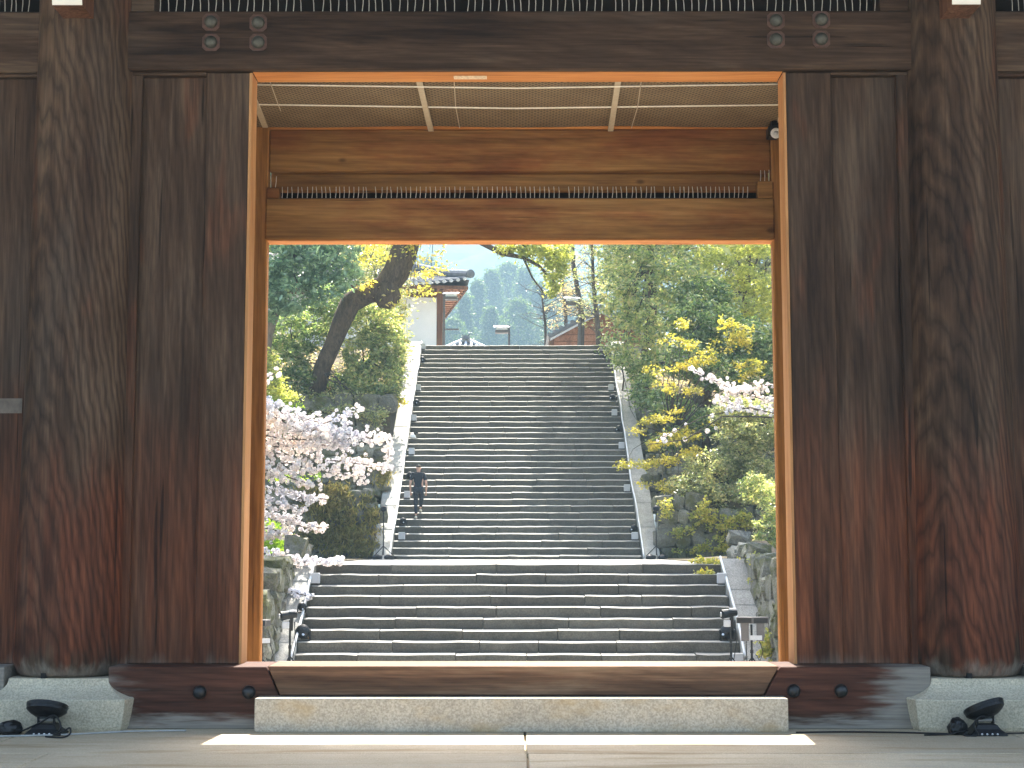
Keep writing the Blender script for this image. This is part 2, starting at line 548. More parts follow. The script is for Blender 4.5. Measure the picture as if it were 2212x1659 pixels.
M['leaf_spring'] = leafmat('spring_leaf', [(0.12, 0.13, 0.035), (0.20, 0.20, 0.055), (0.29, 0.28, 0.10), (.25, .19, .08)], (1.6, 1.5, 0.6), 0.52, 0.6, .35, CR)
M['leaf_yellow'] = leafmat('yellow_leaf', [(0.12, 0.135, 0.035), (0.25, 0.225, 0.045), (0.33, 0.285, 0.07), (0.20, 0.20, 0.06), (0.36, 0.31, 0.12)], (1.4, 1.35, 0.65), 0.55, 0.4, .4, None, 1.75)
M['leaf_brown'] = leafmat('tan_leaf', [(0.16, 0.13, 0.085), (0.22, 0.18, 0.12), (0.15, 0.15, 0.08)], (1.4, 1.3, 0.9), 0.4, 0.3)
M['needle'] = leafmat('conifer_needle', [(0.04, 0.07, 0.03), (0.07, 0.11, 0.045), (0.11, 0.15, 0.055)], (1.5, 1.6, 0.7), 0.36, 0.3, .4, None, 1.35)
M['blossom'] = leafmat('blossom_petal', [(0.80, 0.73, 0.79), (0.85, 0.81, 0.85), (0.89, 0.87, 0.89)], (0.98, 0.96, 1.0), 0.35, 0.2, 0.6, None, 1.0)
M['grassm'] = leafmat('grass_blade', [(0.08, 0.13, 0.02), (0.14, 0.20, 0.035), (0.20, 0.24, 0.05)], (1.5, 1.6, 0.5), 0.45, 0.3)
M['drygrass'] = leafmat('dry_grass', [(0.05, 0.048, 0.018), (0.10, 0.09, 0.035), (0.17, 0.14, 0.06), (0.09, 0.10, 0.03)], (1.4, 1.3, 0.7), 0.42, 0.3, .5, None, 2.6)
M['ivy'] = leafmat('ivy_leaf', [(0.10, 0.12, 0.035), (0.17, 0.17, 0.05), (0.24, 0.21, 0.07)], (1.5, 1.4, 0.6), 0.4, 0.3)


# ================================================================== SETTING
g = MB()
g.add([(-1500, -1500, -1.0), (1500, -1500, -1.0), (1500, 1500, -1.0), (-1500, 1500, -1.0)], [(0, 1, 2, 3)])
tag(g.build('ground', M['gravel']), kind='structure')

# gate floor: granite slabs on a podium
PAVE = MB().box(-13, 13, 2.8, 15.6, -0.99, -0.04).build('pavement', M['paving'])
tag(PAVE, kind='structure')
YJ = 11.03
rows = [(2.9, YJ - 0.006, [-11.9, -7.6, -3.3, 0.085, 3.6, 7.4, 11.9]), (YJ + 0.006, 15.5, [-11.6, -8.0, -3.86, 0.075, 3.87, 8.1, 11.7])]
for y0, y1, xs in rows:
    for a, b in zip(xs[:-1], xs[1:]):
        MB().box(a + 0.007, b - 0.007, y0, y1, -0.038, 0.0 + random.uniform(-0.003, 0.0)).build('paving_slab', M['paving'], PAVE, bevel=0.006)

# flights: fitted from the edges seen in the photograph
Z_LAND = Z(1218, 32.0)
LR = 0.36
LH = (Z(1218, 32.0) - Z(1413, 32 - 8 * LR)) / 8
Z1 = Z(1199, 44.3)
UR = 0.38
Z38 = Z(745, 44.3 + 37 * UR)
UH = (Z38 - Z1) / 37
LXL, LXR = -4.15, 4.27
UXL, UXR = -3.58, 3.65
YTOP = 44.3 + 37 * UR

land = MB().box(-5.4, 5.5, 32.38, 44.9, -0.9, Z_LAND - 0.004)
tag(land.build('stair_landing', M['landing']), kind='structure')
terr = MB().box(-40, 40, YTOP + 0.45, 130, Z38 - 0.6, Z38 - 0.012)
tag(terr.build('upper_terrace', M['landing']), kind='structure')


def step_meshes(h, r, nose, n=10):
    """unit-long worn step blocks; the front edge has been trodden round"""
    out = []
    for k in range(n):
        prof = [(0, -h), (0, -nose), (0.014, -nose * .82), (0.07, -nose * .42), (0.15, -nose * .10), (r + 0.10, 0.0), (r + 0.10, -h)]
        vs, fs = [], []
        seg = 4
        for i in range(seg + 1):
            u = i / seg
            dz = random.uniform(-0.010, 0.008)
            dyy = random.uniform(-0.008, 0.008)
            for j, (y, z) in enumerate(prof):
                top = 1 if 1 <= j <= 4 else 0
                vs.append((u, y + dyy * (1 if j < 4 else 0), z + dz * top))
        m = len(prof)
        for i in range(seg):
            for j in range(m):
                fs.append((i * m + j, i * m + (j + 1) % m, (i + 1) * m + (j + 1) % m, (i + 1) * m + j))
        fs += [tuple(range(m - 1, -1, -1)), tuple(seg * m + j for j in range(m))]
        me = MB().add(vs, fs).mesh('step_stone')
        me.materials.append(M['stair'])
        out.append(me)
    return out


def flight(root, n, y0, z0, h, r, xl, xr, lo, hi, nose, gap=.014):
    ms = step_meshes(h, r, nose)
    k = 0
    for i in range(n):
        x = xl
        y, z = y0 + i * r, z0 + i * h
        while x < xr - 0.01:
            L = random.uniform(lo, hi)
            if xr - x - L < lo * 0.6: L = xr - x
            o = link('step_stone', random.choice(ms), None, root)
            o.location = (x + gap / 2, y + random.uniform(-0.006, 0.006), z + random.uniform(-0.007, 0.006))
            o.scale = (L - gap, 1, 1)
            x += L
            k += 1
    return k


def slab_row(root, side, x0, x1, y0, z0, y1, z1, pieces, name='coping_stone'):
    """sloping stone slabs laid along the side of a flight"""
    t = np.linspace(0, 1, pieces + 1)
    t[1:-1] += rng.uniform(-0.25, 0.25, pieces - 1) / pieces
    for a, b in zip(t[:-1], t[1:]):
        ya, yb = y0 + (y1 - y0) * a + 0.006, y0 + (y1 - y0) * b - 0.006
        za, zb = z0 + (z1 - z0) * a, z0 + (z1 - z0) * b
        j = random.uniform(-0.012, 0.012)
        q = MB().prism_x([(ya, za - 0.34), (ya, za + j), (yb, zb + j), (yb, zb - 0.34)], x0 + random.uniform(-.015, .015), x1 + random.uniform(-.015, .015))
        q.build(name, M['coping'], root, bevel=0.018)


low = thing('stone_staircase', 'short wide flight of dark stone steps just beyond the wooden threshold', 'staircase')
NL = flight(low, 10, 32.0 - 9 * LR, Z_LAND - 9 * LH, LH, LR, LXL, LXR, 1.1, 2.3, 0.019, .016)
yb, yt = 32 - 9.3 * LR, 32.1
sl_ = LH / LR
zl = lambda y: Z_LAND + (y - 32.0) * sl_ + 0.05
MB().prism_x([(yb, -0.95), (yb, zl(yb) - 0.36), (yt, zl(yt) - 0.36), (33, zl(yt) - 0.36), (33, -0.95)], LXL - 0.50, LXL - 0.02).build('cheek_wall', M['rock'], low)
MB().prism_x([(yb, -0.95), (yb, zl(yb) - 0.36), (yt, zl(yt) - 0.36), (33, zl(yt) - 0.36), (33, -0.95)], LXR + 0.02, LXR + 0.52).build('cheek_wall', M['rock'], low)
slab_row(low, -1, LXL - 0.54, LXL - 0.015, yb, zl(yb), yt, zl(yt), 5)
slab_row(low, 1, LXR + 0.015, LXR + 0.55, yb, zl(yb), yt, zl(yt), 4)

upp = thing('stone_staircase', 'long steep flight of stone steps climbing from the landing to the upper terrace', 'staircase')
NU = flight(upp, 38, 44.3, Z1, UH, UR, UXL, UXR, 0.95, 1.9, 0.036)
zu = lambda y: Z1 + (y - 44.3) * UH / UR + 0.04
ya, yc = 44.0, YTOP + 0.25
MB().prism_x([(ya + .3, Z_LAND - .3), (ya + .3, zu(ya) - 0.33), (yc, zu(yc) - 0.33), (yc + .5, Z_LAND)], UXL - 0.51, UXL - 0.02).build('cheek_wall', M['rock'], upp)
MB().prism_x([(ya + .3, Z_LAND - .3), (ya + .3, zu(ya) - 0.33), (yc, zu(yc) - 0.33), (yc + .5, Z_LAND)], UXR + 0.02, UXR + 0.50).build('cheek_wall', M['rock'], upp)
MB().prism_x([(44.45, Z_LAND - .3), (44.75, Z1 - .16), (YTOP + .4, Z38 - .2), (YTOP + .5, Z_LAND)], UXL, UXR).build('stair_core', M['rock'], upp)
slab_row(upp, -1, UXL - 0.54, UXL - 0.015, ya, zu(ya), yc, zu(yc), 11)
slab_row(upp, 1, UXR + 0.015, UXR + 0.53, ya, zu(ya), yc, zu(yc), 10)


# hillsides on both sides of the flights
def hill_h(x, y):
    s = -1 if x < 0 else 1
    d = abs(x) - 4.6
    if s < 0: lv = [(44.9, 3.0), (47.8, 4.5), (50.8, 6.3)]
    else: lv = [(44.9, 2.7), (48.3, 4.2), (53.2, 6.6)]
    z = Z_LAND + 0.02
    for yy, q in lv:
        if y > yy: z = q
    if y > lv[-1][0]: z += min(1.0, (y - lv[-1][0]) / 7.5) * (Z38 - 0.25 - z)
    if y > 30: z += max(0, d - 2.6) * 0.30 * min(1, max(0, (y - 33) / 12))
    n = mnoise.noise((x * 0.5, y * 0.5, 3)) * 0.25
    return z + n * min(1, max(0, d) / 1.5)


def terrain(s):
    xs = np.concatenate([np.linspace(4.16 if s < 0 else 4.2, 12, 20), np.linspace(13, 60, 14)])
    ys = np.concatenate([np.linspace(33.2, 44.7, 14), [44.95, 46.2, 47.6, 47.85, 49.4, 50.6, 50.85], np.linspace(52, 66, 14), np.linspace(70, 130, 8)])
    if s > 0: ys = np.concatenate([np.linspace(33.2, 44.7, 14), [44.95, 46.5, 48.1, 48.35, 50, 51.5, 53.0, 53.25], np.linspace(54, 66, 14), np.linspace(70, 130, 8)])
    m = MB()
    vs = [(s * x, y, hill_h(s * x, y)) for y in ys for x in xs]
    nx = len(xs)
    fs = [(j * nx + i, j * nx + i + 1, (j + 1) * nx + i + 1, (j + 1) * nx + i) for j in range(len(ys) - 1) for i in range(nx - 1)]
    m.add(vs, fs)
    tag(m.build('hillside', M['soil'], smooth=False), kind='structure')


terrain(-1)
terrain(1)


# stone retaining walls
def rock_mesh(seed):
    rr = random.Random(seed)
    bm = bmesh.new()
    bmesh.ops.create_cube(bm, size=1.0)
    bmesh.ops.subdivide_edges(bm, edges=bm.edges[:], cuts=1, use_grid_fill=True)
    for v in bm.verts:
        c = v.co
        k = 1 - 0.09 * (abs(c.x) > .4) * (abs(c.z) > .4) - 0.04 * ((abs(c.x) > .4) + (abs(c.z) > .4)) * (c.y < -.4)
        v.co = Vector((c.x * k, c.y * (1.08 if k == 1 else 1), c.z * k)) + Vector([rr.uniform(-.10, .10) for _ in range(3)])
    me = bpy.data.meshes.new('wall_stone')
    bm.to_mesh(me)
    bm.free()
    me.materials.append(M['rock'])
    return me


ROCKS = [rock_mesh(i) for i in range(12)]


def rock_wall(label, p0, p1, zb, zt, sw=(0.24, 0.62), sh=(0.2, 0.42), lean=0.12, top_noise=0.15, zt2=None):
    """random rubble wall from p0 to p1, stones are separate"""
    p0, p1 = Vector((*p0, 0)), Vector((*p1, 0))
    zt2 = zt if zt2 is None else zt2
    u = (p1 - p0)
    W = u.length
    u.normalize()
    nrm = Vector((u.y, -u.x, 0))
    th = math.atan2(u.y, u.x)
    root = thing('retaining_wall', label, 'stone wall', (p0.x, p0.y, zb))
    ORG[root.name] = Vector(root.location)
    b0, b1 = p0 - nrm * 0.14, p1 - nrm * 0.14
    b2, b3 = b1 - nrm * 0.5, b0 - nrm * 0.5
    m = MB()
    m.add([(q.x, q.y, z - .1) for (q, z) in ((b0, zb), (b1, zb), (b2, zb), (b3, zb))] + [(q.x, q.y, z - .15) for (q, z) in ((b0, zt), (b1, zt2), (b2, zt2), (b3, zt))],
          [(0, 1, 2, 3), (4, 5, 6, 7), (0, 1, 5, 4), (1, 2, 6, 5), (2, 3, 7, 6), (3, 0, 4, 7)])
    m.build('core', M['soil'], root)
    z = zb
    while z < max(zt, zt2):
        h = random.uniform(*sh)
        x = random.uniform(-0.2, 0)
        while x < W:
            wd = random.uniform(*sw)
            xc = x + wd / 2
            top = zt + (zt2 - zt) * min(1, max(0, xc / W)) + random.uniform(-top_noise, top_noise)
            if z + h * 0.55 < top and xc < W + 0.1:
                o = link('wall_stone', random.choice(ROCKS), None, root)
                hh = h * random.uniform(0.95, 1.25)
                pos = p0 + u * xc + nrm * (random.uniform(-0.03, 0.03) - (z - zb) * lean)
                o.location = Vector((pos.x, pos.y, z + hh / 2)) - Vector(root.location)
                o.rotation_euler = (random.uniform(-.10, .10), random.uniform(-.24, .24), th + random.uniform(-.1, .1))
                o.scale = (wd * 1.05, random.uniform(0.36, 0.46), hh * 1.04)
            x += wd
        z += h
    return root


rock_wall('mossy rubble wall facing the gate at the back of the landing, left of the long flight', (-8.2, 44.75), (-4.1, 44.75), Z_LAND - .05, 3.05, lean=0.05)
rock_wall('grey rubble wall half hidden by blossom, second terrace up beside the pale left coping', (-8.6, 47.7), (-4.2, 47.7), 2.9, 4.6, lean=0.05)
rock_wall('upper rubble wall of large grey slabs below the leaning tree', (-9, 50.7), (-4.25, 50.7), 4.4, 6.35, sw=(0.4, 0.9), sh=(0.4, 0.7), lean=0.05)
rock_wall('mossy rubble wall facing the gate at the back of the landing, right of the long flight', (4.2, 44.75), (8.6, 44.75), Z_LAND - .05, 2.75, lean=0.05)
rock_wall('rubble wall under yellow leaves beside the right coping, halfway up the long flight', (4.2, 48.2), (8.8, 48.2), 2.6, 4.3, lean=0.05)
rock_wall('highest rubble wall beside the right coping, under the glossy evergreen', (4.2, 53.1), (7.5, 53.1), 4.2, 6.7, lean=0.05)
rock_wall('rubble wall rising left of the short flight, partly hidden by the gate post', (-4.72, 28.2), (-4.78, 34.5), -0.95, 0.75, zt2=1.5, lean=0.0)
rock_wall('mossy rubble wall rising right of the short flight, beside the twin-head floodlight', (4.98, 34.5), (4.95, 28.0), -0.95, 1.75, zt2=0.85, lean=0.0)
for s in (-1, 1):
    m = MB()
    if s < 0: m.box(-30, -5.1, 27.6, 33.4, -0.98, 0.95)
    else: m.box(5.35, 30, 27.6, 33.4, -0.98, 1.05)
    tag(m.build('embankment', M['soil']), kind='structure')

# ================================================================== GATE
gate = thing('temple_gate', 'huge weathered dark timber temple gate framing the view', 'gate', (0, 12.88, 0))
YW = 12.75
OXL, OXR = X(520, YW), X(1717, YW)
ZS = Z(1440, 12.5)          # top of the sill
ZLB = Z(155, YW)            # underside of the lintel
ZLT = Z(24, YW - .05)
PLX = (at(191, 5, 12.88).x + at(160, 1430, 12.88).x) / 2
PRX = (at(2041, 5, 12.88).x + at(2089, 1400, 12.88).x) / 2
PZ0 = Z(1466, 12.45)


def pillar(x, r0, r1):
    n = 48
    prof = [(r0 * 0.86, PZ0 + 0.004), (r0 * 0.93, PZ0 + 0.03), (r0, PZ0 + 0.12)]
    for k in range(1, 13):
        t = k / 12
        prof.append((r0 + (r1 - r0) * t, PZ0 + 0.12 + (7.3 - PZ0 - 0.12) * t))
    m = MB().lathe([(r, z) for r, z in prof], (x, 12.88, 0), n)
    # slight hand-hewn unevenness
    m.v = [(vx + 0.010 * mnoise.noise((vx * 3, vy * 3, vz * 0.7)), vy + 0.010 * mnoise.noise((vx * 3 + 9, vy * 3, vz * 0.7)), vz) for vx, vy, vz in m.v]
    o = m.build('pillar', M['pillar'], gate, smooth=True)
    MB().box(x - 0.02 - .10, x + 0.02 - .10, 12.88 - r0 * 0.90 - .012, 12.88, PZ0 + 0.001, PZ0 + 0.042).build('mortise_shade', M['black'], gate)  # black block paints the shade of an open mortise
    return o


P1 = pillar(PLX, 0.462, 0.418)
P2 = pillar(PRX, 0.452, 0.398)
P3 = pillar(PLX - 6.3, 0.46, 0.41)
P4 = pillar(PRX + 6.3, 0.46, 0.41)
ZB1 = Z(1511, 12.28)


def base_stone(x):
    m = MB()
    lv = []
    for z, hw in ((0.0, 0.565), (0.03, 0.578), (ZB1 * 0.55, 0.598), (ZB1 - 0.010, 0.612), (ZB1, 0.604), (ZB1 + .002, 0.580)):
        lv.append((z, hw))
    for k in range(0, 7):
        t = k / 6
        lv.append((ZB1 + .004 + (PZ0 - ZB1 - .004) * t, 0.425 + 0.150 * (1 - t) ** 2.4))
    vs, fs = [], []
    n = 4 * 6
    for z, hw in lv:
        for sx, sy, dx, dy in ((-1, -1, 1, 0), (1, -1, 0, 1), (1, 1, -1, 0), (-1, 1, 0, -1)):
            for q in range(6):
                t = q / 6
                px, py = sx * hw + dx * 2 * hw * t, sy * hw + dy * 2 * hw * t
                c = 0.05 if q == 0 else 0
                vs.append((x + px * (1 - c), 12.88 + py * (1 - c), z))
    for i in range(len(lv) - 1):
        for k in range(n):
            fs.append((i * n + k, i * n + (k + 1) % n, (i + 1) * n + (k + 1) % n, (i + 1) * n + k))
    fs += [tuple(range(n - 1, -1, -1)), tuple((len(lv) - 1) * n + k for k in range(n))]
    m.add(vs, fs).build('pillar_base', M['granite'], gate)


base_stone(PLX + .02)
base_stone(PRX)
base_stone(PLX - 6.3)
base_stone(PRX + 6.3)

# lintels
xa, xb = PLX, PRX
LIN = MB().box(xa, xb, YW - 0.06, YW + 0.26, ZLB, ZLT).build('lintel', M['lintel'], gate, bevel=0.012)
LIN2 = MB().box(PLX - 6.3, xa - 0.01, YW - 0.05, YW + 0.26, ZLB - .02, ZLT).build('lintel', M['lintel'], gate, bevel=0.012)
LIN3 = MB().box(xb + 0.01, PRX + 6.3, YW - 0.05, YW + 0.26, ZLB - .02, ZLT).build('lintel', M['lintel'], gate, bevel=0.012)
# newer wood with warm floor bounce painted in: underside and reveal boards of the opening
MB().box(OXL + .03, OXR - .03, YW + 0.0, YW + 0.27, ZLB - 0.006, ZLB + 0.02).build('soffit_board', M['trim'], gate)
# nail covers on the lintel
for px, py in ((456, 48), (558, 50), (456, 92), (558, 92), (1676, 45), (1774, 43), (1676, 86), (1774, 85)):
    c = at(px, py, YW - 0.06)
    w_ = 0.074
    oc = [(c.x + w_ * a, c.z + w_ * b) for a, b in ((-1, -.6), (-.6, -1), (.6, -1), (1, -.6), (1, .6), (.6, 1), (-.6, 1), (-1, .6))]
    pl = MB().prism_y(oc, YW - 0.069, YW - 0.05).build('nail_plate', M['plate'], LIN)
    Mx = Matrix.Rotation(R(90), 4, 'X')
    MB().lathe([(0.056, 0), (0.055, 0.012), (0.045, 0.03), (0.028, 0.042), (0.006, 0.047)], (c.x, YW - 0.068, c.z), 20, Mx).build('nail_cover', M['bronze'], LIN, smooth=True)
# dark backing added as shade above the lintel, and spikes against birds
MB().box(-11, 11, YW + 0.22, YW + 0.5, ZLT - .3, 7.35).build('dark_backing', M['soffit'], gate)


def wire(L):
    m = MB().tube([(0, 0, 0), (0.003, 0, L * .5), (0, 0, L)], [0.0036, 0.0036, 0.003], 4)
    me = m.mesh('spike')
    me.materials.append(M['spike'])
    return me


wm = wire(0.15)


def spikes(x0, x1, y, z, step, parent, gap=None):
    strip = MB().box(x0, x1, y - 0.012, y + 0.012, z, z + 0.006).build('spike_strip', M['black'], parent)
    x = x0 + 0.02
    i = 0
    while x < x1 - 0.01:
        o = link('spike', wm, None, strip)
        o.location = Vector((x, y, z + 0.004)) - ORG[parent.name]
        o.rotation_euler = (random.uniform(-.06, .06), random.uniform(-.09, .09), 0)
        x += step * random.uniform(0.85, 1.15) + (0.05 if i % 19 == 18 else 0)
        i += 1


spikes(X(342, YW, 20), X(1895, YW, 20), YW - 0.02, ZLT, 0.066, gate)
spikes(-5.0, X(66, YW, 20), YW - 0.02, ZLT, 0.05, gate)
spikes(X(2180, YW, 20), 5.0, YW - 0.02, ZLT, 0.05, gate)
# stubs beside the pillars at the ends of the spike strips
MB().box(PLX + .40, X(336, YW, 20), YW - 0.05, YW + .2, ZLT + .002, ZLT + 0.25).build('bracket_block', M['lintel'], gate)
MB().box(X(1898, YW, 20), PRX - .38, YW - 0.05, YW + .2, ZLT + .002, ZLT + 0.25).build('bracket_block', M['lintel'], gate)

# panels and door stiles either side of the opening
for (a, b, c) in ((X(302, YW), X(424, YW), OXL), (X(1925, YW), X(1818, YW), OXR)):
    s = 1 if a < 0 else -1
    e = PLX + .2 if s > 0 else PRX - .2
    MB().box(*sorted((e, b)), YW + 0.06, YW + 0.2, ZS, ZLB - 0.03).build('wall_panel', M['panel'], gate, bevel=0.006)
    MB().box(*sorted((e, b)), YW + 0.0, YW + 0.2, ZLB - 0.028, ZLB - 0.002).build('panel_rail', M['trim'] if False else M['sill'], gate, bevel=0.004)
    # narrow slip next to the pillar
    MB().box(*sorted((e, (PLX + .50) if s > 0 else (PRX - .485))), YW + 0.0, YW + 0.055, ZS, ZLB - 0.03).build('panel_slip', M['panel'], gate, bevel=0.004)
    MB().box(*sorted((b, c)), YW, YW + 0.25, ZS, ZLB - 0.004).build('door_stile', M['panel'], gate, bevel=0.010)
    MB().box(*sorted((c, c + s * 0.022)), YW + 0.005, YW + 0.265, ZS + .002, ZLB - 0.007).build('reveal_board', M['trimz'], gate)
for x0, x1 in ((PLX - 6.3, PLX - 0.2), (PRX + 0.2, PRX + 6.3)):
    n = 5
    for k in range(n):
        a, b = x0 + (x1 - x0) * k / n, x0 + (x1 - x0) * (k + 1) / n
        MB().box(a + .002, b - .002, YW + 0.03 + .02 * (k % 2), YW + 0.2, ZS, ZLB - 0.05).build('wall_panel', M['panel'], gate, bevel=0.006)
    MB().box(x0, x1, YW - .02, YW + 0.2, ZLB - 0.048, ZLB - 0.022).build('panel_rail', M['sill'], gate, bevel=0.004)

# sill: removable middle piece between two slanting cuts
YS = 12.47
c0, c1 = X(580, YS), X(607, YS)
d0, d1 = X(1680, YS), X(1646, YS)
zc = Z(1502, YS)
MB().prism_y([(c0 + .008, ZS + .004), (d0 - .008, ZS + .004), (d1 - .008, zc), (c1 + .008, zc)], YS + 0.012, 13.05).build('threshold', M['threshold'], gate, bevel=0.006)
MB().prism_y([(PLX + .42, ZS), (c0 - .004, ZS), (c1 - .004, zc), (c1 + .01, zc - .02), (c1 + .01, 0.0), (PLX + .42, 0.0)], YS, 13.05).build('sill_beam', M['sill'], gate, bevel=0.006)
MB().prism_y([(PRX - .41, ZS), (d0 + .004, ZS), (d1 + .004, zc), (d1 - .01, zc - .02), (d1 - .01, 0.0), (PRX - .41, 0.0)], YS, 13.05).build('sill_beam', M['sill'], gate, bevel=0.006)
MB().box(c1 + .012, d1 - .012, YS + 0.06, 13.04, 0.0, zc - .003).build('sill_packing', M['sill'], gate)
MB().box(PLX - 5.88, PLX - .42, YS + .0, 13.05, 0, ZS).build('sill_beam', M['sill'], gate, bevel=0.006)
MB().box(PRX + .41, PRX + 5.89, YS + .0, 13.05, 0, ZS).build('sill_beam', M['sill'], gate, bevel=0.006)
for px, py in ((432, 1495), (538, 1495), (1714, 1492), (1816, 1492)):
    c = at(px, py, YS)
    MB().lathe([(0.052, 0), (0.054, 0.015), (0.050, 0.035), (0.038, 0.052), (0.02, 0.062), (0.004, 0.065)], (c.x, YS, c.z), 24, Matrix.Rotation(R(90), 4, 'X')).build('sill_boss', M['iron'], gate, smooth=True)

# inner frame behind the opening
YB = 14.4
bl, br = X(566, YB), X(1681, YB)
MB().box(bl - 0.42, bl, YB, YB + 0.12, 0.0, 7.0).build('inner_post', M['orangez'], gate, bevel=0.012)
MB().box(br, br + 0.42, YB, YB + 0.12, 0.0, 7.0).build('inner_post', M['orangez'], gate, bevel=0.012)
MB().box(bl - .75, bl - 0.425, YB - .1, YB + 0.3, 0.0, 7.0).build('inner_wall', M['orangez'], gate)
MB().box(br + 0.425, br + .75, YB - .1, YB + 0.3, 0.0, 7.0).build('inner_wall', M['orangez'], gate)
z1, z2, z3, z4 = Z(279, YB), Z(369, YB), Z(412, YB + .16), Z(428, YB - .02)
z5 = Z(517, YB - .02)
MB().box(bl + .003, br - .003, YB + 0.01, YB + 0.15, z2, z1).build('inner_beam', M['orange'], gate, bevel=0.01)
MB().box(bl + .003, br - .003, YB + 0.0, YB + 0.15, z1 + .003, z1 + 0.035).build('beam_cap', M['trim'], gate, bevel=0.006)
MB().box(bl + .003, br - .003, YB + 0.152, YB + 0.3, z3, z1 - .05).build('inner_beam', M['orange'], gate, bevel=0.008)
MB().box(bl + .003, br - .003, YB + 0.24, YB + 0.31, z4 - .1, z3 - .003).build('shadow_board', M['soffit'], gate)  # near-black board paints the shade in the gap between the beams
LOW = MB().box(bl - .02, br + .02, YB - 0.02, YB + 0.18, z5, z4).build('inner_beam', M['orange'], gate, bevel=0.012)
MB().box(bl - .01, br + .01, YB - 0.015, YB + 0.175, z5 - .012, z5 - .001).build('soffit_board', M['trim'], gate)
bz = Z(405, YB - .02)
MB().box(bl - .01, X(591, YB), YB - 0.024, YB + 0.1, z4 + .002, bz).build('bracket_block', M['orange'], gate, bevel=0.005)
MB().box(X(1650, YB), br + .01, YB - 0.024, YB + 0.1, z4 + .002, bz + .06).build('bracket_block', M['orange'], gate, bevel=0.005)
wm = wire(0.115)
spikes(X(592, YB), X(1649, YB), YB + 0.01, z4, 0.0445, gate)
spikes(bl, X(590, YB), YB + 0.01, bz, 0.045, gate)
spikes(X(1652, YB), br, YB + 0.01, bz + .06, 0.045, gate)
# passage side walls between front wall and inner frame, dark backing above the net, eaves
MB().box(bl - .76, bl - .70, 13.08, YB, 0.0, 7.0).build('inner_wall', M['orangez'], gate)
MB().box(br + .70, br + .76, 13.08, YB, 0.0, 7.0).build('inner_wall', M['orangez'], gate)
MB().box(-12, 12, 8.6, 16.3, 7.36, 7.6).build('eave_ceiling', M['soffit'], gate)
MB().box(-11, 11, YB + 0.16, YB + 0.4, z1 - .02, 7.35).build('dark_backing', M['soffit'], gate)
rf = MB()
rf.prism_x([(8.2, 7.62), (8.2, 7.85), (12.6, 10.6), (16.7, 7.85), (16.7, 7.62)], -12.5, 12.5)
rf.build('roof', M['rooftile'], gate)
# beam noses with white painted ends above the pillars
for (xa_, xb_) in ((X(139, 12.5, 30), X(204, 12.5, 30)), (X(2030, 12.5, 30), X(2092, 12.5, 30))):
    zb_ = Z(38, 12.45)
    yb_ = 12.16
    MB().prism_x([(12.9, zb_), (yb_, zb_), (yb_ - .055, zb_ + .30), (12.9, zb_ + .30)], xa_, xb_).build('beam_nose', M['house_wood'], gate, bevel=0.004)
    p = [(yb_ - .004, zb_ + .004), (yb_ - .010, zb_ + .004), (yb_ - .064, zb_ + .298), (yb_ - .058, zb_ + .298)]
    MB().prism_x(p, xa_ + .004, xb_ - .004).build('painted_end', M['paint'], gate)

# granite step lying in front of the threshold
st = MB().box(X(557, 12.28), X(1695, 12.28), 12.25, 12.46, 0.0, Z(1508, 12.28)).build('stone_step', M['granite_step'], bevel=0.012, seg=2)
tag(st, 'long pale granite block forming the step in front of the wooden threshold', 'step')

# old paper remnants stuck to the timber
a_, b_ = at(-12, 878, YW), at(46, 860, YW)
c_ = at(46, 892, YW)
tag(MB().box(a_.x, b_.x, YW + .024, YW + .029, c_.z, b_.z).build('paper_slip', plain('old_paper', (.13, .108, .088), .9, var=.25, sc_=20)), 'pale torn paper strip stuck to the wall panel at the far left edge', 'paper')
a_, b_ = at(981, 168, 12.95), at(1052, 168, 12.95)
tag(MB().box(a_.x, b_.x, 12.84, 12.93, ZLB - .0105, ZLB - .0075).build('paper_slip', plain('paper_scraps', (.62, .50, .36), .9, var=.35, sc_=40)), 'scrap of old paper stuck under the bright edge of the lintel', 'paper')

# net under the passage ceiling
net = thing('ceiling_net', 'brown bird net on white rods stretched under the passage ceiling', 'net', (0, 13.7, 5.6))
b = NB('net_mesh')
sp = b.n('ShaderNodeSeparateXYZ')
b.L(b.pos.outputs['Position'], sp.inputs[0])
u = b.math('ADD', sp.outputs[0], b.math('MULTIPLY', sp.outputs[1], 1.3))
v = b.math('SUBTRACT', sp.outputs[0], b.math('MULTIPLY', sp.outputs[1], 1.3))
wv = b.math('MAXIMUM', b.math('SINE', b.math('MULTIPLY', u, 110)), b.math('SINE', b.math('MULTIPLY', v, 110)))
nz = b.noise(b.P(), 3, 4)
cc = b.mix(b.rangemap(wv, 0.2, 0.95), (0.055, 0.042, 0.028), b.ramp(nz, [(0.3, (0.19, 0.132, 0.072)), (0.7, (0.27, 0.20, 0.115))]))
M['net'] = b.done(b.bsdf(cc, 0.9, b.bump(wv, 0.5, 0.008)))
zn = ZLB + 0.05
zn2 = Z(277, YB)
vs = [(bl - .6 + (br - bl + 1.2) * i / 24, y, zn + (zn2 - zn) * (y - 13.0) / (YB - 13.0) - 0.015 * math.sin(math.pi * i / 24 * 3) ** 2 + .02) for y in (13.02, 13.5, 13.95, YB - .005) for i in range(25)]
fs = [(j * 25 + i, j * 25 + i + 1, (j + 1) * 25 + i + 1, (j + 1) * 25 + i) for j in range(3) for i in range(24)]
MB().add(vs, fs).build('mesh_sheet', M['net'], net)


def nz_(y): return zn + (zn2 - zn) * (y - 13.0) / (YB - 13.0)


def rod(pa, pm, pb, Y, r):
    pts = [at(px, py, Y) for px, py in (pa, pm, pb)]
    MB().tube(pts, r, 6).build('rod', M['rod'], net)


